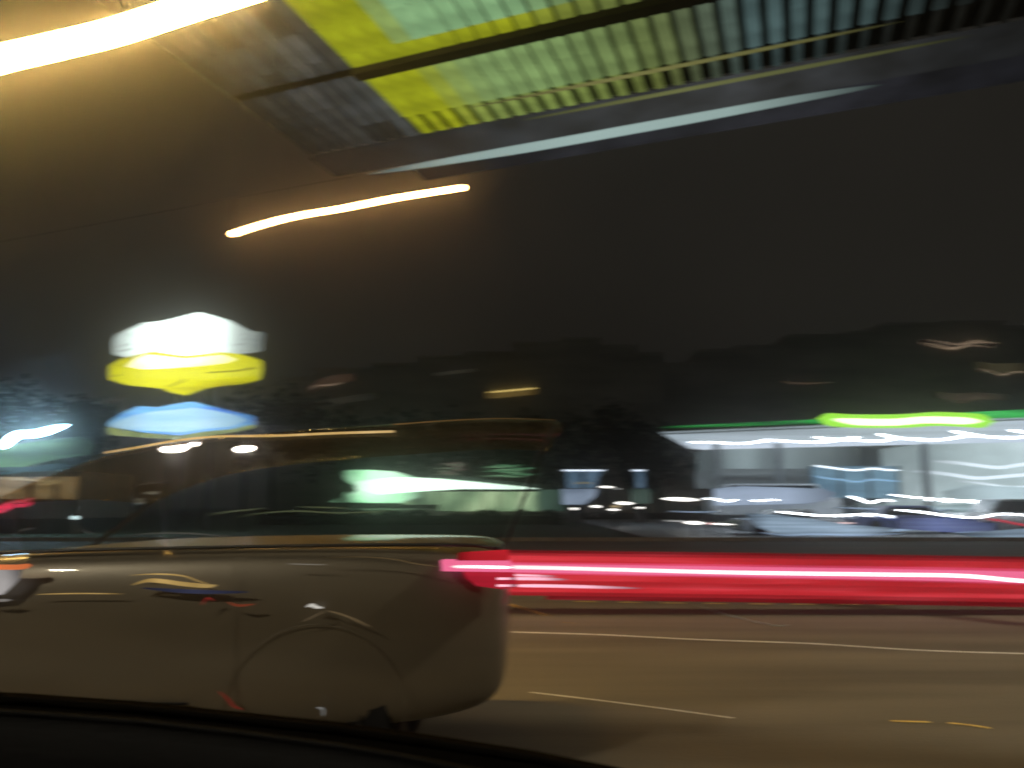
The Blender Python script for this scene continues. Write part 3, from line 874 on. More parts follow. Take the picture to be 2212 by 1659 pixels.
# vehicles and counters on the forecourt
wpaint = PB('white_van_paint', (0.78, 0.83, 0.9), 0.3, coat=0.5, var=0.08)
E_vanl = EM('van_light_glow', [lin(120, 136, 156), lin(168, 184, 208)], 1.25, 0.4, (0.2, 1, 1.5), grad=[(0, 0.9), (0.6, 1), (0.9, 0.5), (1, 0.3)])
simple_vehicle('parked_van', 'long pale white vehicle parked in front of the station store', 1538, 1815, 1045, 1112, 42, wpaint, (0.08, 0.88), 'vehicles on the forecourt', cat='van')
vn = [o for o in COL.objects if o.name.startswith('parked_van')][0]
prism('painted_light_panel', [P(u, v, 41.9) for u, v in ((1542, 1056), (1600, 1050), (1700, 1053), (1780, 1056), (1808, 1066), (1790, 1080), (1740, 1088), (1545, 1092))], (0, 0.05, 0), E_vanl, vn)  # glowing sheet over the van side, painting the light on it
simple_vehicle('parked_car', 'dim blue car standing low on the forecourt in the right of the station', 1850, 2080, 1092, 1150, 33, PB('blue_car_paint', (0.10, 0.15, 0.42), 0.3, coat=0.6, var=0.1), (0.22, 0.8), 'vehicles on the forecourt')
simple_vehicle('parked_car', 'pale silver car half out of the frame at the right end of the forecourt', 2085, 2380, 1078, 1152, 32, PB('silver_car_paint', (0.5, 0.54, 0.58), 0.28, metal=0.5, coat=0.6, var=0.1), (0.2, 0.8), 'vehicles on the forecourt')
simple_vehicle('parked_car', 'pale grey car low on the forecourt in front of the white vehicle', 1600, 1830, 1100, 1156, 31.5, PB('grey_car_paint', (0.42, 0.46, 0.5), 0.28, metal=0.4, coat=0.6, var=0.1), (0.24, 0.78), 'vehicles on the forecourt')

# forecourt reflections, painted onto added low glowing sheets
def reflection(label, pts, Y, stops, k, grad):
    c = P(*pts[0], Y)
    t = thing('painted_reflection', label, 'painted reflection', (c.x, Y, 0), 'painted reflections along the front of the forecourt')
    prism('reflection_face', [P(u, v, Y) for u, v in pts], (0, 0.08, 0), EM('painted_reflection_face', stops, k, 0.9, (0.14, 1, 9), grad=grad, detail=6), t)
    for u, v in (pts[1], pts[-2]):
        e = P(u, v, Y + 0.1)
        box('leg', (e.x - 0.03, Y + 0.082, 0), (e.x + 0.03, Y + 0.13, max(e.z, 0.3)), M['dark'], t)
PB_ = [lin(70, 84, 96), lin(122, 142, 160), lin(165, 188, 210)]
reflection('pale blue painted reflection low at the left half of the forecourt', [(1612, 1108), (1680, 1112), (1760, 1122), (1840, 1134), (1930, 1140), (1925, 1150), (1840, 1156), (1760, 1158), (1680, 1152), (1640, 1140), (1620, 1124)], 29.6, PB_, 1.35, [(0, 0.25), (0.15, 0.9), (0.7, 1), (1, 0.3)])
reflection('dim blue painted reflection low in the middle of the forecourt', [(1935, 1122), (2010, 1118), (2080, 1124), (2150, 1130), (2150, 1146), (2060, 1150), (1990, 1146), (1940, 1142)], 29.2, [lin(52, 62, 92), lin(84, 96, 142), lin(120, 136, 170)], 1.3, [(0, 0.3), (0.4, 1), (1, 0.4)])
reflection('pale painted reflection low at the right end of the forecourt', [(2060, 1152), (2160, 1146), (2212, 1142), (2420, 1150), (2420, 1176), (2212, 1168), (2140, 1164), (2090, 1158)], 28.6, PB_, 1.0, [(0, 0.3), (0.3, 0.9), (1, 1)])
reflection('green grey painted reflection behind the roofs of the low cars', [(1850, 1086), (1930, 1090), (2010, 1092), (2100, 1088), (2300, 1098), (2300, 1112), (2100, 1108), (1960, 1104), (1860, 1098)], 34.6, [lin(80, 98, 100), lin(130, 152, 156), lin(165, 190, 198)], 1.25, [(0, 0.3), (0.3, 0.8), (1, 1)])

# light streaks and reflections off the forecourt, built as glowing strips on added rails
E_s = EM('strand_white', [(0.9, 0.95, 1, 1)], 10)
E_s2 = EM('strand_pale_blue', [lin(160, 185, 215)], 1.1, grad=[(0, 0.4), (0.5, 1), (1, 0.4)])
E_s3 = EM('strand_pink', [lin(240, 205, 205)], 1.3)
E_s4 = EM('strand_red', [lin(200, 50, 70)], 1.0)
E_s5 = EM('strand_blue', [lin(70, 92, 165)], 0.9, grad=[(0, 0.3), (0.5, 1), (1, 0.3)])
strands = [
    ([(1520, 1077), (1545, 1078), (1568, 1083), (1592, 1079)], 3.0, E_s, 38, 'short wavy white light streak left of the white vehicle'),
    ([(1622, 1081), (1640, 1082), (1660, 1080), (1682, 1080)], 2.6, E_s, 38, 'short warm white light streak on the side of the white vehicle'),
    ([(1832, 1071), (1855, 1078), (1880, 1086), (1905, 1080), (1930, 1083)], 3.2, E_s, 37, 'white v shaped light streak under the blue shop window'),
    ([(1920, 1068), (1970, 1074), (2020, 1078), (2050, 1084), (2100, 1082), (2170, 1100)], 3.0, E_s, 36, 'long wavy white light streak right of the v shaped streak'),
    ([(2000, 1082), (2040, 1078), (2090, 1084), (2140, 1088), (2190, 1094)], 3.0, E_s, 35.6, 'crossed white light streak at the foot of the bright wing'),
    ([(2100, 1082), (2140, 1080), (2180, 1088), (2215, 1106), (2260, 1112)], 3.0, E_s, 35.3, 'white light streak sloping off the right edge of the station'),
    ([(1676, 1105), (1720, 1109), (1780, 1114), (1850, 1112), (1900, 1117), (1930, 1119)], 3.6, E_s, 30.8, 'long white light streak across the grey car'),
    ([(1790, 1116), (1830, 1114), (1870, 1110), (1910, 1114), (1930, 1116)], 2.4, E_s, 30.6, 'thin white light streak crossing the right half of the streak on the grey car'),
    ([(1933, 1101), (1990, 1106), (2050, 1114), (2110, 1118), (2170, 1110), (2290, 1120)], 3.6, E_s, 31, 'long white light streak across the silver car'),
    ([(1637, 1126), (1690, 1129), (1740, 1132), (1800, 1130), (1850, 1130)], 3.0, E_s3, 30.2, 'pinkish white light streak near the ground under the grey car windows'),
    ([(1600, 1121), (1640, 1124), (1680, 1128)], 2.0, E_s2, 30.4, 'short pale blue light streak left of the pinkish streak'),
    ([(1870, 1112), (1930, 1122), (1990, 1126), (2060, 1120), (2120, 1126)], 5, E_s5, 30.3, 'dim blue wavy light streak across the blue car'),
    ([(2130, 1120), (2170, 1126), (2212, 1134), (2290, 1140)], 4, E_s4, 30.1, 'red light streak at the lower right corner of the forecourt'),
    ([(1700, 1145), (1800, 1150), (1900, 1148), (2000, 1142), (2100, 1150), (2290, 1154)], 5, E_s2, 29.8, 'pale blue light streak along the front edge of the forecourt'),
    ([(1640, 1150), (1700, 1156), (1760, 1154), (1850, 1156), (1960, 1152)], 3.5, E_s2, 29.5, 'second pale blue light streak along the front edge, lower and further left'),
    ([(1800, 1096), (1900, 1100), (2000, 1104), (2060, 1100)], 3, E_s2, 34, 'pale blue light streak behind the roofs of the blue car'),
    ([(1440, 1104), (1500, 1106), (1560, 1105)], 1.6, E_s2, 33, 'thin faint light streak at the left end of the forecourt'),
]
for pts, w, m, Y, lab in strands:
    c = P(*pts[len(pts) // 2], Y)
    t = thing('streak_strip', lab, 'light streak', (c.x, Y, 0), 'painted light streaks along the forecourt')
    tube('streak_tube', [P(u, v, Y) for u, v in pts], w * (0.36 if m is E_s else 0.5) / 1659 * Y, m, t, taper=0.15)
    tube('rail', [P(u, v + w * 0.55, Y + 0.05) for u, v in pts], 0.012, M['dark'], t, seg=5)
    for q in (pts[0], pts[-1]):
        e = P(*q, Y + 0.05)
        tube('stem', [(e.x, e.y, 0), (e.x, e.y, max(e.z, 0.05))], 0.012, M['dark'], t, seg=5)

# ---------------------------------------------------------------- buildings far behind
def block(label, u0, u1, vtop, Y, depth, prof, wins, glints):
    a = P(u0, 1000, Y); b = P(u1, vtop, Y)
    t = thing('apartment_block', label, 'building', ((a.x + b.x) / 2, Y, 0))
    n = len(prof) - 1
    for i in range(n):
        xa, xb = P(prof[i][0], 1000, Y).x, P(prof[i + 1][0], 1000, Y).x
        zt = P(prof[i][0], prof[i][1], Y).z
        box('wall', (xa, Y + 0.004 * (i % 2), 0), (xb, Y + depth, zt), M['darkwall'], t)
        box('parapet', (xa - 0.1, Y - 0.3 - 0.02 * (i % 2), zt + 0.003), (xb + 0.1, Y + depth, zt + 0.5 + 0.1 * (i % 2)), M['darkwall'], t)
    for pts, h, m in wins:
        top = [P(u, v, Y - 0.15) for u, v in pts]
        bot = [P(u, v + h, Y - 0.15) for u, v in reversed(pts)]
        prism('window', top + bot, (0, 0.14, 0), m, t)
    for pts, w, m in glints:
        tube('far_light_streak', [P(u, v, Y - 0.3) for u, v in pts], w / 2 / 1659 * Y, m, t, taper=0.25)  # faint distant light streaks, shaped as wavy glowing tubes
    return t


def dimwin(name, c, k=1.0):
    return EM(name, [tuple(x * 0.55 for x in c[:3]) + (1,), c], k, 0.25, (0.5, 1, 2), grad=[(0, 0.25), (0.3, 1), (0.75, 0.9), (1, 0.3)])


Wb = dimwin('brown_window', lin(74, 56, 44))
Wg = dimwin('grey_window', lin(52, 50, 42))
Wo = dimwin('amber_window', lin(120, 98, 52))
Gd = EM('gold_glint', [lin(235, 205, 120)], 1.2)
Gp = EM('pale_glint', [lin(215, 185, 155)], 0.9, grad=[(0, 0.5), (0.5, 1), (1, 0.5)])
Gs = EM('soft_glint', [lin(112, 92, 74)], 0.8, grad=[(0, 0.4), (0.5, 1), (1, 0.4)])
block('dark apartment block with one gold lit window strip, beyond the middle of the frame', 600, 1425, 775, 120, 14,
      [(520, 838), (600, 822), (670, 802), (800, 792), (900, 775), (1000, 768), (1110, 745), (1210, 738), (1300, 752), (1380, 770), (1440, 770)],
      [(((663, 838), (690, 820), (720, 811), (766, 806)), 16, Wb),
       (((600, 885), (625, 872), (690, 866), (760, 854), (815, 848)), 14, Wg),
       (((1048, 846), (1090, 843), (1130, 839), (1162, 837)), 15, Wo),
       (((935, 806), (985, 800), (1030, 796)), 7, Wg)],
      [(((1052, 848), (1085, 845), (1130, 841), (1161, 838)), 3.6, Gd),
       (((665, 842), (685, 833), (710, 832), (745, 826)), 1.4, Gp),
       (((600, 902), (618, 890), (650, 888), (675, 882)), 1.4, Gp)])
block('wide dark hillside block with wavy pale light streaks at the right edge', 1590, 2420, 715, 125, 16,
      [(1440, 790), (1520, 762), (1600, 752), (1720, 730), (1850, 722), (1930, 705), (2060, 700), (2200, 712), (2420, 712)],
      [(((1990, 733), (2040, 737), (2100, 741), (2150, 740)), 10, dimwin('warm_dim_window', lin(62, 52, 44))),
       (((2105, 780), (2150, 786), (2220, 784)), 22, dimwin('olive_dim_window', lin(72, 66, 46))),
       (((2020, 845), (2060, 850), (2110, 848), (2178, 852)), 13, dimwin('brown_dim_window', lin(72, 60, 50)))],
      [(((1982, 740), (2020, 744), (2060, 752), (2095, 742), (2130, 740), (2163, 741)), 1.6, Gp),
       (((2000, 733), (2040, 740), (2070, 744), (2110, 736), (2150, 743)), 1.6, Gp),
       (((1990, 742), (2030, 750), (2058, 754), (2100, 746), (2148, 752)), 1.4, Gp),
       (((2106, 795), (2140, 802), (2165, 810), (2195, 803), (2240, 806)), 1.6, Gp),
       (((2022, 850), (2060, 860), (2082, 864), (2110, 858), (2150, 858), (2180, 863)), 2.0, Gs),
       (((2022, 858), (2060, 866), (2082, 870), (2110, 862), (2150, 864)), 1.6, Gs),
       (((1680, 823), (1720, 828), (1755, 828), (1800, 826)), 2.4, Gs)])

# faint kinked light streaks at the far left, built as glowing strands
for pts, lab in (([(98, 905), (106, 890), (118, 894), (132, 888), (149, 880)], 'short kinked faint light streak above the cyan white floodlight'),
                 ([(230, 864), (245, 868), (258, 860), (272, 857)], 'short kinked faint light streak between the yellow and blue sign boxes, left')):
    c = P(*pts[0], 36)
    t = thing('light_squiggle', lab, 'glint', (c.x, 36, 0), 'faint kinked light streaks on the left')
    tube('strand', [P(u, v, 36) for u, v in pts], 0.02, EM('light_squiggle_glow', [lin(112, 100, 82)], 0.8), t, taper=0.2)
    tube('stake', [(c.x, 36.05, 0), (c.x, 36.05, c.z)], 0.02, M['dark'], t, seg=5)

# trees
def tree(u, vtop, Y, w, label, seed):
    r = random.Random(seed)
    top = P(u, vtop, Y)
    t = thing('tree', label, 'tree', (top.x, Y, 0), 'dark trees behind the road')
    h = top.z
    V, F = [], []
    pts = [Vector((top.x, Y, 0)), Vector((top.x + r.uniform(-.3, .3), Y, h * 0.35)), Vector((top.x + r.uniform(-.5, .5), Y, h * 0.75))]
    tube('trunk', pts, 0.22, M['bark'], t, seg=7)
    for k in range(4):
        a = r.uniform(0, 6.28)
        tube('limb', [pts[1], pts[1] + Vector((math.cos(a) * w * 0.25, math.sin(a) * w * 0.2, h * 0.2)), pts[1] + Vector((math.cos(a) * w * 0.4, math.sin(a) * w * 0.3, h * 0.36))], 0.09, M['bark'], t, seg=6)
    cl = [(Vector((top.x + r.uniform(-.36, .36) * w, Y + r.uniform(-.3, .3) * w, h * r.uniform(0.38, 0.86))), w * r.uniform(0.16, 0.3)) for _ in range(16)]
    for c, R in cl:
        for _ in range(110):
            d = Vector((r.gauss(0, 1), r.gauss(0, 1), r.gauss(0, 0.8))).normalized() * R * r.uniform(0.45, 1.05)
            p = c + d
            s = r.uniform(0.18, 0.42)
            a = Vector((r.uniform(-1, 1), r.uniform(-1, 1), r.uniform(-1, 1))).normalized() * s
            b = a.orthogonal().normalized() * s * 0.7
            n = len(V)
            V += [p - a, p + b, p + a, p - b]
            F.append((n, n + 1, n + 2, n + 3))
    mk('crown', V, F, M['leaf'], t)


for a in [(40, 835, 70, 9, 'black tree mass at the left edge above the cyan white floodlight', 1),
          (165, 850, 72, 8, 'black tree between the floodlight and the yellow sign', 2),
          (600, 830, 78, 10, 'dark tree just right of the tall lit sign', 3),
          (760, 900, 74, 9, 'dark tree behind the gold line of the car roof', 4),
          (930, 880, 80, 10, 'dark tree above the low restaurant signs', 5),
          (1120, 890, 80, 9, 'dark tree under the gold lit window strip', 6),
          (1300, 860, 84, 11, 'dark tree above the blue lit panels', 7),
          (1420, 905, 82, 8, 'dark tree at the pointed left end of the petrol station canopy', 8)]:
    tree(*a)

# ---------------------------------------------------------------- tail light streak, built as an added glowing red bar
RYB = 9.0
rb = thing('tail_light_streak', 'long glowing red tail light streak with a thin white line, right of the dark car', 'light bar', (P(1600, 1300, RYB).x, RYB, 0))
XL, XR = 985, 2620


def curve_v(v_left, v_right, u):
    f = (u - 950) / (2212 - 950)
    return v_left + (v_right - v_left) * (f + 0.35 * f * f * (f - 0.9))


def bar(name, u0, u1, va, vb, mat, dy=0.0, th=0.06):
    us = [u0 + (u1 - u0) * k / 16 for k in range(17)]
    top = [P(u, curve_v(va[0], va[1], u), RYB + dy) for u in us]
    bot = [P(u, curve_v(vb[0], vb[1], u), RYB + dy) for u in us]
    V = top + bot + [p + Vector((0, th, 0)) for p in top] + [p + Vector((0, th, 0)) for p in bot]
    n = 17
    F = []
    for i in range(n - 1):
        F += [(i, i + 1, n + i + 1, n + i), (2 * n + i, 3 * n + i, 3 * n + i + 1, 2 * n + i + 1), (i, 2 * n + i, 2 * n + i + 1, i + 1), (n + i, n + i + 1, 3 * n + i + 1, 3 * n + i)]
    F += [(0, n, 3 * n, 2 * n), (n - 1, 3 * n - 1 + 0 * n, 4 * n - 1, 2 * n - 1)]
    F[-1] = (n - 1, 2 * n - 1, 4 * n - 1, 3 * n - 1)
    return mk(name, V, F, mat, rb)


SV = (0.12, 1, 6)
Rr = EM('red_glow', [lin(172, 38, 44), lin(196, 50, 58), lin(206, 66, 76)], 1.0, 1.2, SV, grad=[(0, 1.05), (0.1, 1), (0.6, 0.8), (1, 0.85)])
Rp = EM('pink_glow', [lin(224, 88, 124), lin(234, 116, 156)], 1.12, 1.2, SV)
Rw = EM('hot_line', [(1, 0.86, 0.84, 1)], 2.2, grad=[(0, 0.5), (0.2, 0.6), (0.6, 1), (1, 1)])
Rw2 = EM('hot_line_small', [(1, 0.5, 0.62, 1)], 1.4, grad=[(0, 1), (0.6, 0.8), (1, 0.1)])
Rd = EM('dim_red_glow', [lin(110, 30, 28), lin(150, 38, 38)], 1.0, 1.2, SV, grad=[(0, 0.25), (1, 1.0)], gaxis=2)
RrU = EM('red_glow_upper', [lin(176, 40, 46), lin(200, 50, 60)], 1.0, 1.2, SV, grad=[(0, 1.0), (0.5, 1.0), (0.9, 0.55), (1, 0.3)], gaxis=2)
SV = (0.25, 1, 9)
def Rmat(name, k, a=(178, 38, 44), b=(208, 62, 72)):
    return EM(name, [tuple(x * 0.75 for x in lin(*a)[:3]) + (1,), lin(*a), lin(*b)], k, 1.3, SV, grad=[(0, 0.9), (0.08, 1), (0.5, 0.82), (1, 0.8)], detail=6)
RM = [Rmat('red_glow_%s' % w, k) for w, k in (('faint', 0.36), ('dim', 0.75), ('full', 1.3), ('mid', 1.05))]
strips = [(1187, 1203, 1192, 1208, 0, 1015), (1192.4, 1208.4, 1198, 1214, 1, 1008), (1198.4, 1214.4, 1212, 1228, 2, 1000),
          (1236.4, 1262.4, 1250, 1272, 2, 1005), (1250.4, 1272.4, 1264, 1283, 3, 1010), (1264.4, 1283.4, 1276, 1293, 2, 1030),
          (1276.4, 1293.4, 1284, 1301, 1, 1100), (1284.4, 1301.4, 1292, 1311, 0, 1180)]
for a0, a1, b0, b1, mi, u0 in strips:
    bar('red_glow', u0, XR, (a0, a1), (b0, b1), RM[mi], 0.004 * (mi + 1))
bar('pink_glow', XL, XR, (1212.4, 1228.4), (1215, 1234), Rmat('pink_glow_edge', 1.35, (205, 62, 90), (218, 84, 118)), -0.01)
bar('pink_glow', XL, XR, (1215.3, 1234.3), (1233, 1259), Rp, -0.014)
bar('pink_glow', XL, XR, (1233.3, 1259.3), (1236, 1262), Rmat('pink_glow_edge_low', 1.3, (205, 62, 90), (218, 84, 118)), -0.01)
tube('hot_line', [P(u, v, RYB - 0.06) for u, v in ((982, 1224), (1150, 1226), (1350, 1231), (1600, 1237), (1900, 1241), (2080, 1244), (2212, 1255), (2400, 1262), (2600, 1266))], 0.020, Rw, rb)
tube('hot_line', [P(u, v, RYB - 0.03) for u, v in ((1080, 1250), (1150, 1250), (1228, 1252))], 0.017, Rw2, rb, taper=0.3)
tube('hot_line', [P(u, v, RYB - 0.03) for u, v in ((1078, 1265), (1200, 1266), (1390, 1271))], 0.017, Rw2, rb, taper=0.3)
tube('hot_line', [P(u, v, RYB - 0.03) for u, v in ((1080, 1242), (1140, 1243), (1205, 1245))], 0.011, Rw2, rb, taper=0.3)
a = P(XL + 20, 1276, RYB + 0.12)
for u in (1040, 2330, 2560):
    c = P(u, 1250, RYB + 0.2)
    box('post', (c.x - 0.04, RYB + 0.16, 0), (c.x + 0.04, RYB + 0.24, 0.66), M['dark'], rb, bevel=0.008)  # posts added only to hold the streak up

# ---------------------------------------------------------------- the dark car passing on the left
CY = 3.5
car = thing('passing_car', 'dark estate car filling the left half, with gold highlight painted on the roof edge', 'car', (-2.2, CY + 0.9, 0))
# lower body loft
st_x = [-4.55, -4.45, -4.2, -3.8, -3.3, -2.8, -2.3, -1.8, -1.3, -0.9, -0.5, -0.22, -0.08, -0.01]
top_z = [0.62, 0.74, 0.82, 0.88, 0.93, 0.98, 1.035, 1.05, 1.06, 1.065, 1.065, 1.06, 1.04, 0.97]
bot_z = [0.42, 0.32, 0.26, 0.24, 0.24, 0.24, 0.24, 0.24, 0.24, 0.25, 0.27, 0.31, 0.36, 0.46]
half = [0.60, 0.74, 0.83, 0.88, 0.90, 0.90, 0.90, 0.90, 0.90, 0.90, 0.88, 0.85, 0.80, 0.70]
sec = [(0.80, 0.0), (0.94, 0.02), (0.985, 0.12), (1.0, 0.30), (0.985, 0.45), (0.99, 0.62), (0.985, 0.78), (0.955, 0.92), (0.90, 0.985), (0.80, 1.0)]
V, F = [], []
cyc = CY + 0.9
ns = len(sec) * 2
for x, zt, zb, h in zip(st_x, top_z, bot_z, half):
    ring = [(-w * h, zb + (zt - zb) * f) for w, f in sec] + [(w * h, zb + (zt - zb) * f) for w, f in reversed(sec)]
    V += [(x, cyc + y, z) for y, z in ring]
for i in range(len(st_x) - 1):
    for k in range(ns):
        F.append((i * ns + k, i * ns + (k + 1) % ns, (i + 1) * ns + (k + 1) % ns, (i + 1) * ns + k))
F.append(tuple(range(ns)))
F.append(tuple(range((len(st_x) - 1) * ns, len(st_x) * ns)))
body = mk('body', V, F, M['paint'], car, smooth=True)
md = body.modifiers.new('sub', 'SUBSURF'); md.levels = 2; md.render_levels = 2
# roof
rx_px = [(0, 1072), (80, 1036), (150, 1010), (230, 985), (330, 966), (450, 950), (650, 932), (850, 918), (1000, 908), (1100, 906), (1190, 910), (1215, 915)]
rp = [P(u, v, CY + 0.12) for u, v in rx_px]
V, F = [], []
for i, p in enumerate(rp):
    for f, dz in ((0, 0), (0.03, 0.015), (0.15, 0.035), (0.5, 0.05), (0.85, 0.035), (0.97, 0.015), (1, 0), (0.97, -0.03), (0.5, -0.005), (0.03, -0.03)):
        V.append((p.x, CY + 0.12 + f * 1.56, p.z + dz - 0.004))
nr_ = 10
for i in range(len(rp) - 1):
    for k in range(nr_):
        F.append((i * nr_ + k, i * nr_ + (k + 1) % nr_, (i + 1) * nr_ + (k + 1) % nr_, (i + 1) * nr_ + k))
F.append(tuple(range(nr_)))
F.append(tuple(range((len(rp) - 1) * nr_, len(rp) * nr_)))
M['roofglass'] = glass('roof_glass', (0.86, 0.80, 0.70))
for q_ in M['roofglass'].node_tree.nodes:
    if q_.type == 'FRESNEL':
        q_.inputs[0].default_value = 1.06
ntr = M['roofglass'].node_tree
dfr = ntr.nodes.new('ShaderNodeBsdfTranslucent')
dfr.inputs[0].default_value = (0.30, 0.20, 0.10, 1)
dif = ntr.nodes.new('ShaderNodeBsdfDiffuse')
dif.inputs[0].default_value = (0.30, 0.22, 0.12, 1)
m1 = ntr.nodes.new('ShaderNodeMixShader')
m2 = ntr.nodes.new('ShaderNodeMixShader')
m2.inputs[0].default_value = 0.022
ntr.links.new(dfr.outputs[0], m1.inputs[1])
ntr.links.new(dif.outputs[0], m1.inputs[2])
old = ntr.nodes['Mix Shader']
ntr.links.new(old.outputs[0], m2.inputs[1])
ntr.links.new(m1.outputs[0], m2.inputs[2])
ntr.links.remove(old.inputs[0].links[0])
old.inputs[0].default_value = 0.05
ntr.links.new(m2.outputs[0], [n for n in ntr.nodes if n.type == 'OUTPUT_MATERIAL'][0].inputs[0])
roof = mk('glass_roof', V, F, M['roofglass'], car, smooth=True)
# roof rail: street lamp highlight painted as its own gold glow
tube('roof_edge_highlight', [P(u, v, CY + 0.06) for u, v in ((226, 978), (300, 966), (380, 952), (470, 943), (600, 941), (720, 936), (850, 932))], 0.0055,
     EM('gold_rail_highlight', [lin(190, 150, 80), lin(235, 200, 140)], 1.1, 6, (1, 1, 1), grad=[(0, 0.5), (0.2, 1), (1, 0.8)]), car)
tube('roof_trim', [P(u, v, CY + 0.06) for u, v in ((850, 917), (960, 909), (1080, 904), (1200, 907))], 0.0025, EM('dim_trim_highlight', [lin(120, 90, 48)], 0.8, grad=[(0, 1), (1, 0.2)]), car)
# pillars (near and far side) and glass
def pillar(u0, u1, w, far=False):
    y = CY + 0.10 if not far else CY + 1.70
    a = rp_at(u0)
    pb = P(u1, 1175, CY + 0.1)
    q = [(a.x - w / 2, y, a.z - 0.02), (a.x + w / 2, y, a.z - 0.02), (pb.x + w / 2, y, 1.03), (pb.x - w / 2, y, 1.03)]
    prism('pillar', q, (0, 0.05, 0), M['dark'], car)
def rp_at(u):
    for i in range(len(rx_px) - 1):
        if rx_px[i][0] <= u <= rx_px[i + 1][0]:
            f = (u - rx_px[i][0]) / (rx_px[i + 1][0] - rx_px[i][0])
            return rp[i].lerp(rp[i + 1], f)
    return rp[-1]
for far in (False, True):
    if not far:
        pillar(1195, 1085, 0.014, far)
    prism('pillar', [(rp[0].x - 0.03, CY + (1.70 if far else 0.10), rp[0].z), (rp[0].x - 0.01, CY + (1.70 if far else 0.10), rp[0].z - 0.01), (-2.78, CY + (1.70 if far else 0.10), 0.98), (-2.80, CY + (1.70 if far else 0.10), 0.98)], (0, 0.05, 0), M['dark'], car)
for a_, b_ in (((20, 40), (330, 338)), ((340, 348), (1075, 1180))):
    gp = []
    n_ = 8
    for k in range(n_ + 1):
        u = a_[0] + (b_[1] - a_[0]) * k / n_
        p = rp_at(u)
        gp.append((p.x, CY + 0.125, p.z - 0.012))
    lo = [(P(b_[0], 1175, CY).x, CY + 0.115, 1.045), (P(a_[0], 1175, CY).x, CY + 0.115, 1.04)]
    prism('side_window', gp + lo, (0, 0.006, 0), M['glass'], car)
# belt moulding
tube('belt_moulding', [(-2.75, CY + 0.07, 1.0), (-2.3, CY + 0.06, 1.035), (-1.3, CY + 0.055, 1.06), (-0.3, CY + 0.065, 1.07), (-0.06, CY + 0.12, 1.05)], 0.008, M['dark'], car)
# wheels
for x in (-0.86, -3.72):
    for y in (CY + 0.035, CY + 1.56):
        w = lathe_y('wheel', (x, y, 0.33), [(0.2, 0.02), (0.24, 0.0), (0.31, 0.0), (0.33, 0.03), (0.33, 0.18), (0.3, 0.21), (0.1, 0.21)], M['black'], car, 32)
        r_ = lathe_y('rim', (x, y, 0.33), [(0.03, -0.004), (0.06, 0.0), (0.19, 0.03), (0.205, 0.01), (0.205, 0.06)], M['dark'], w, 24) if False else None
        rim = lathe_y('rim', (x, y + 0.012, 0.33), [(0.03, -0.004), (0.06, 0.0), (0.17, 0.02), (0.199, -0.01), (0.199, 0.03)], M['dark'], car, 24)
    # arch lip
    arch = [Vector((x + 0.40 * math.cos(math.radians(a)), CY - 0.002, 0.33 + 0.40 * math.sin(math.radians(a)))) for a in range(-10, 191, 20)]
    tube('wheel_arch', arch, 0.002, M['paint'], car, sub=3)
    arch = [Vector((x + 0.385 * math.cos(math.radians(a)), CY + 0.012, 0.33 + 0.385 * math.sin(math.radians(a)))) for a in range(-10, 191, 20)]
for x in (-1.22, -2.28):
    tube('door_seam', [(x, CY - 0.006, 1.02), (x - 0.01, CY - 0.012, 0.75), (x + 0.02, CY - 0.006, 0.42)], 0.002, M['paint'], car)
tube('sill_seam', [(-3.2, CY - 0.01, 0.40), (-1.4, CY - 0.01, 0.40)], 0.006, M['black'], car)
# tail lamp wrapping the rear corner
TL = CY - 0.03
tl = []
def lamp_poly(name, pts, mat, y=0.0, th=0.09):
    return prism(name, [P(u, v, TL + y) for u, v in pts], (0, th, 0), mat, car)
lamp_poly('tail_lamp', [(952, 1212), (1100, 1212), (1112, 1236), (955, 1234)], Rp, -0.005, 0.12)
lamp_poly('tail_lamp_upper', [(990, 1196), (1098, 1190), (1099, 1211), (985, 1211)], EM('tail_red_upper', [lin(150, 24, 30), lin(195, 36, 46)], 1.0, 4, (0.3, 1, 3), grad=[(0, 0.35), (0.3, 0.9), (1, 1)]), 0, 0.11)
lamp_poly('tail_lamp_lower', [(1000, 1235), (1110, 1237), (1118, 1268), (1085, 1273), (1030, 1266), (1008, 1250)], EM('tail_red_lower', [lin(150, 24, 38), lin(205, 44, 66)], 1.0, 4, (0.3, 1, 5)), 0, 0.11)
tube('tail_lamp_filament', [P(u, v, TL - 0.02) for u, v in ((975, 1224), (1030, 1224.5), (1108, 1226))], 0.006, Rw, car, taper=0.1)
for v_ in (1250, 1265):
    tube('tail_lamp_filament', [P(u, v_, TL - 0.02) for u in (1075, 1090, 1112)], 0.005, Rw2, car)
# stray reflections on the car side, painted as small glowing strips; side repeater lamp
E_hn = EM('gold_glint_glow', [lin(150, 118, 60), lin(215, 180, 112)], 0.9, 5, (1, 1, 1), grad=[(0, 0.5), (0.35, 1), (1, 0.6)])
tube('gold_curve_glint', [P(u, v, CY - 0.05) for u, v in ((284, 1264), (320, 1254), (355, 1256), (400, 1262), (450, 1266), (468, 1264))], 0.009, E_hn, car, taper=0.3)
tube('curve_glint_edge', [P(u, v, CY - 0.03) for u, v in ((278, 1243), (340, 1240), (395, 1244), (430, 1256), (452, 1262))], 0.003, E_hn, car, taper=0.3)
tube('blue_light_smear', [P(u, v, CY - 0.03) for u, v in ((305, 1270), (380, 1276), (460, 1279), (540, 1279))], 0.009, EM('blue_light_smear', [lin(52, 54, 74)], 0.9, grad=[(0, 0.4), (0.5, 1), (1, 0.4)]), car, taper=0.4)
tube('side_glint_line', [P(u, v, CY - 0.03) for u, v in ((75, 1284), (170, 1282), (268, 1283))], 0.0022, E_hn, car, taper=0.2)
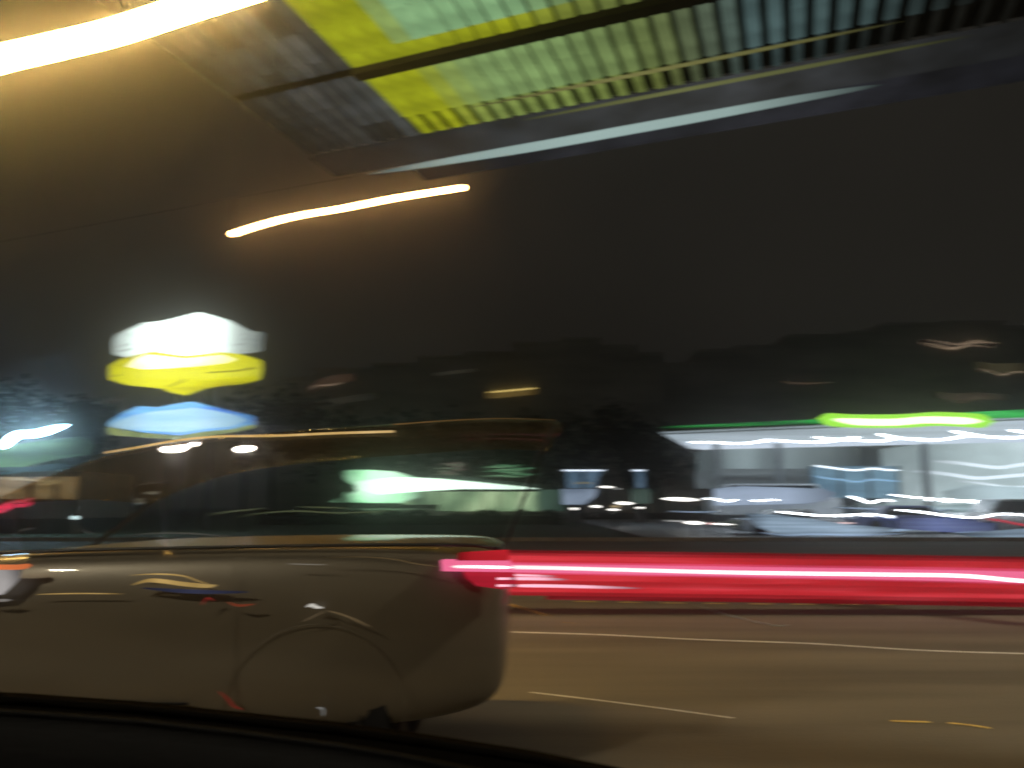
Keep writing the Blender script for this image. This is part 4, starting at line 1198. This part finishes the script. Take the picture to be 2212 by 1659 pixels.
tube('side_glint_line', [P(u, v, CY - 0.03) for u, v in ((620, 1218), (660, 1219), (706, 1220))], 0.0018, EM('pale_side_glint', [lin(130, 125, 115)], 0.8), car, taper=0.2)
tube('side_glint_line', [P(u, v, CY - 0.03) for u, v in ((690, 1205), (780, 1203), (850, 1208), (900, 1218), (948, 1224))], 0.002, EM('brown_side_glint', [lin(112, 92, 62)], 0.8, grad=[(0, 0.3), (1, 1)]), car, taper=0.2)
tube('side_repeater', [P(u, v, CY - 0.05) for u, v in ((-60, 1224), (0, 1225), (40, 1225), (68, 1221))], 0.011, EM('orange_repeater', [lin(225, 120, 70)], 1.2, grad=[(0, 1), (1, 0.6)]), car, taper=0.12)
prism('white_light_patch', [P(u, v, CY - 0.05) for u, v in ((-60, 1232), (42, 1232), (36, 1252), (18, 1270), (0, 1285), (-60, 1288))], (0, 0.02, 0), EM('white_patch_glow', [lin(110, 105, 102), lin(185, 180, 178)], 0.85, 4, (1, 1, 1), grad=[(0, 1), (0.7, 1), (1, 0.5)]), car)
tube('white_light_patch_rim', [P(u, v, CY - 0.05) for u, v in ((-40, 1297), (0, 1297), (24, 1296))], 0.006, EM('patch_rim_glow', [lin(130, 125, 120)], 0.8), car, taper=0.3)
tube('white_glint', [P(u, v, CY - 0.05) for u, v in ((662, 1311), (674, 1307), (682, 1311), (698, 1313))], 0.008, EM('white_glint_glow', [lin(205, 200, 190)], 0.9), car, taper=0.4)
tube('glint_tail', [P(u, v, CY - 0.045) for u, v in ((705, 1318), (740, 1328), (770, 1340), (800, 1354))], 0.003, EM('glint_tail_glow', [lin(115, 96, 68)], 0.8), car, taper=0.3)
tube('glint_tail', [P(u, v, CY - 0.045) for u, v in ((702, 1320), (680, 1330), (652, 1344))], 0.003, EM('glint_tail_dim', [lin(95, 80, 60)], 0.8), car, taper=0.3)
tube('red_reflector', [P(u, v, CY - 0.05) for u, v in ((435, 1308), (448, 1292), (462, 1298))], 0.004, EM('red_reflector', [lin(130, 40, 34)], 0.8), car, taper=0.3)  # stray red reflection on the car side, built as a glowing tube
tube('red_reflector', [P(u, v, CY - 0.05) for u, v in ((490, 1300), (515, 1308), (550, 1305))], 0.005, EM('red_glint_b', [lin(120, 56, 36)], 0.8), car, taper=0.3)
tube('red_reflector', [P(u, v, CY - 0.05) for u, v in ((470, 1492), (490, 1508), (505, 1525), (525, 1533))], 0.006, EM('red_glint_low', [lin(105, 34, 26)], 0.8), car, taper=0.4)
tube('sill_glint', [P(u, v, CY - 0.05) for u, v in ((684, 1528), (697, 1532), (698, 1548))], 0.005, EM('sill_glint', [lin(125, 125, 122)], 0.8), car, taper=0.3)

# stray glints seen through the car windows, painted as glowing strands on stakes
E_th = EM('thin_green_glint', [lin(128, 134, 96)], 0.8, grad=[(0, 0.4), (0.5, 1), (1, 0.5)])
E_gy = EM('thin_grey_glint', [lin(120, 112, 104)], 0.7, grad=[(0, 0.3), (0.5, 1), (1, 0.3)])
wires = [  # each strand is a painted glint, none is a wire
    ([(442, 1114), (490, 1106), (530, 1102), (575, 1097)], 1.6, E_th, 'upper of the thin pale roadside glints left of the restaurant'),
    ([(500, 1120), (570, 1108), (650, 1104), (720, 1108), (800, 1106), (850, 1103)], 1.6, E_th, 'long thin pale roadside glint running towards the restaurant hedge'),
    ([(640, 1095), (700, 1096), (760, 1098)], 1.4, E_th, 'short level glint at the foot of the restaurant'),
    ([(260, 1160), (320, 1153), (400, 1152), (470, 1157), (545, 1163)], 1.8, E_gy, 'grey sagging wire low behind the dark car windows'),
    ([(35, 1155), (50, 1145), (78, 1139)], 1.8, E_gy, 'short kinked grey wire at the left end of the dark car'),
    ([(168, 1128), (172, 1140), (190, 1150), (205, 1153)], 1.6, E_gy, 'short curved wire below the small bright stem light'),
    ([(290, 1050), (320, 1044), (365, 1042)], 2.4, E_gy, 'faint pale wire in the dark left of the restaurant'),
]
for pts, w, m, lab in wires:  # thin glints of light, built as added wires
    Y = 13.0
    c = P(*pts[0], Y)
    t = thing('glint', lab, 'glint', (c.x, Y, 0), 'painted thin glints on stakes along the road')
    tube('strand', [P(u, v, Y) for u, v in pts], w / 2 / 1659 * Y, m, t, taper=0.2)
    for q in (pts[0], pts[-1]):
        e = P(*q, Y + 0.02)
        tube('stake', [(e.x, e.y, 0), (e.x, e.y, e.z)], 0.006, M['dark'], t, seg=5)
E_gl2 = EM('speck_glint', [lin(185, 188, 185)], 0.9)  # white specks with the glint painted as their own glow
for (u, v, lab) in ((322, 1064, 'upper left of the tiny white specks in the dark'), (336, 1065, 'upper right of the tiny white specks in the dark'),
                    (302, 1079, 'leftmost of the tiny white specks in the dark'), (330, 1082, 'tiny white reflector in the middle of its cluster'),
                    (303, 1086, 'lowest of the tiny white specks in the dark')):
    c = P(u, v, 16)
    t = thing('speck_post', lab, 'speck', (c.x, 16, 0), 'tiny glowing specks on thin posts beyond the dark car')
    tube('speck', [P(u - 10, v + 2, 16), P(u, v + 0.5, 16), P(u + 9, v - 4, 16)], 0.011, E_gl2, t, taper=0.3)
    tube('post', [(c.x, 16.03, 0), (c.x, 16.03, c.z)], 0.008, M['dark'], t, seg=5)

# stray reflections over the road, painted as thin bright strands lying on it
for pts, col, r_, lab in (
        ([(1018, 1290), (1060, 1295), (1120, 1311), (1187, 1331)], lin(170, 130, 66), 0.009, 'thin gold glimmer lying on the road right of the dark car'),
        ([(1212, 1344), (1245, 1346)], lin(150, 120, 60), 0.012, 'small gold glimmer on the road beside the gold lit wire'),
        ([(1268, 1322), (1273, 1332)], lin(170, 140, 80), 0.012, 'tiny gold glimmer on the road above the white line'),
        ([(1500, 1305), (1560, 1325), (1620, 1340), (1680, 1352), (1705, 1349)], lin(112, 122, 128), 0.006, 'faint blue grey wire lying on the road below the red streak')):
    p3 = [PZ(u, v, r_) for u, v in pts]
    o = tube('road_glimmer', p3, r_, PB('glimmer', tuple(min(1, x * 2.2) for x in col[:3]), 0.4, metal=0.4), taper=0.3)
    props(o, lab, 'glimmer', 'painted stray reflections on the road')

# ---------------------------------------------------------------- our own car's window ledge, lower left
led = thing('window_ledge', 'black car window ledge sloping across the bottom left corner', 'window ledge', (-0.35, 0.55, 0.9))
def ledge(name, prof_px, Y, depth, mat, drop=0.5):
    pts = [P(u, v, Y) for u, v in prof_px]
    V, F = [], []
    ring = [(0, -drop), (0, -0.02), (0.01, -0.006), (0.03, 0), (depth - 0.02, 0), (depth, -0.01), (depth, -drop)]
    for p in pts:
        for dy, dz in ring:
            V.append((p.x, p.y + dy, p.z + dz))
    k = len(ring)
    for i in range(len(pts) - 1):
        for j in range(k):
            F.append((i * k + j, i * k + (j + 1) % k, (i + 1) * k + (j + 1) % k, (i + 1) * k + j))
    F.append(tuple(range(k)))
    F.append(tuple(range((len(pts) - 1) * k, len(pts) * k)))
    mk(name, V, F, mat, led, smooth=True)
ledge('ledge_top', [(-300, 1545), (0, 1562), (250, 1580), (480, 1606), (700, 1635), (860, 1661), (1100, 1710)], 0.50, 0.04, M['vinyl'])
ledge('window_seal', [(-300, 1508), (0, 1520), (250, 1538), (480, 1562), (700, 1585), (900, 1612), (1150, 1650), (1400, 1700)], 0.56, 0.03, M['seal'])
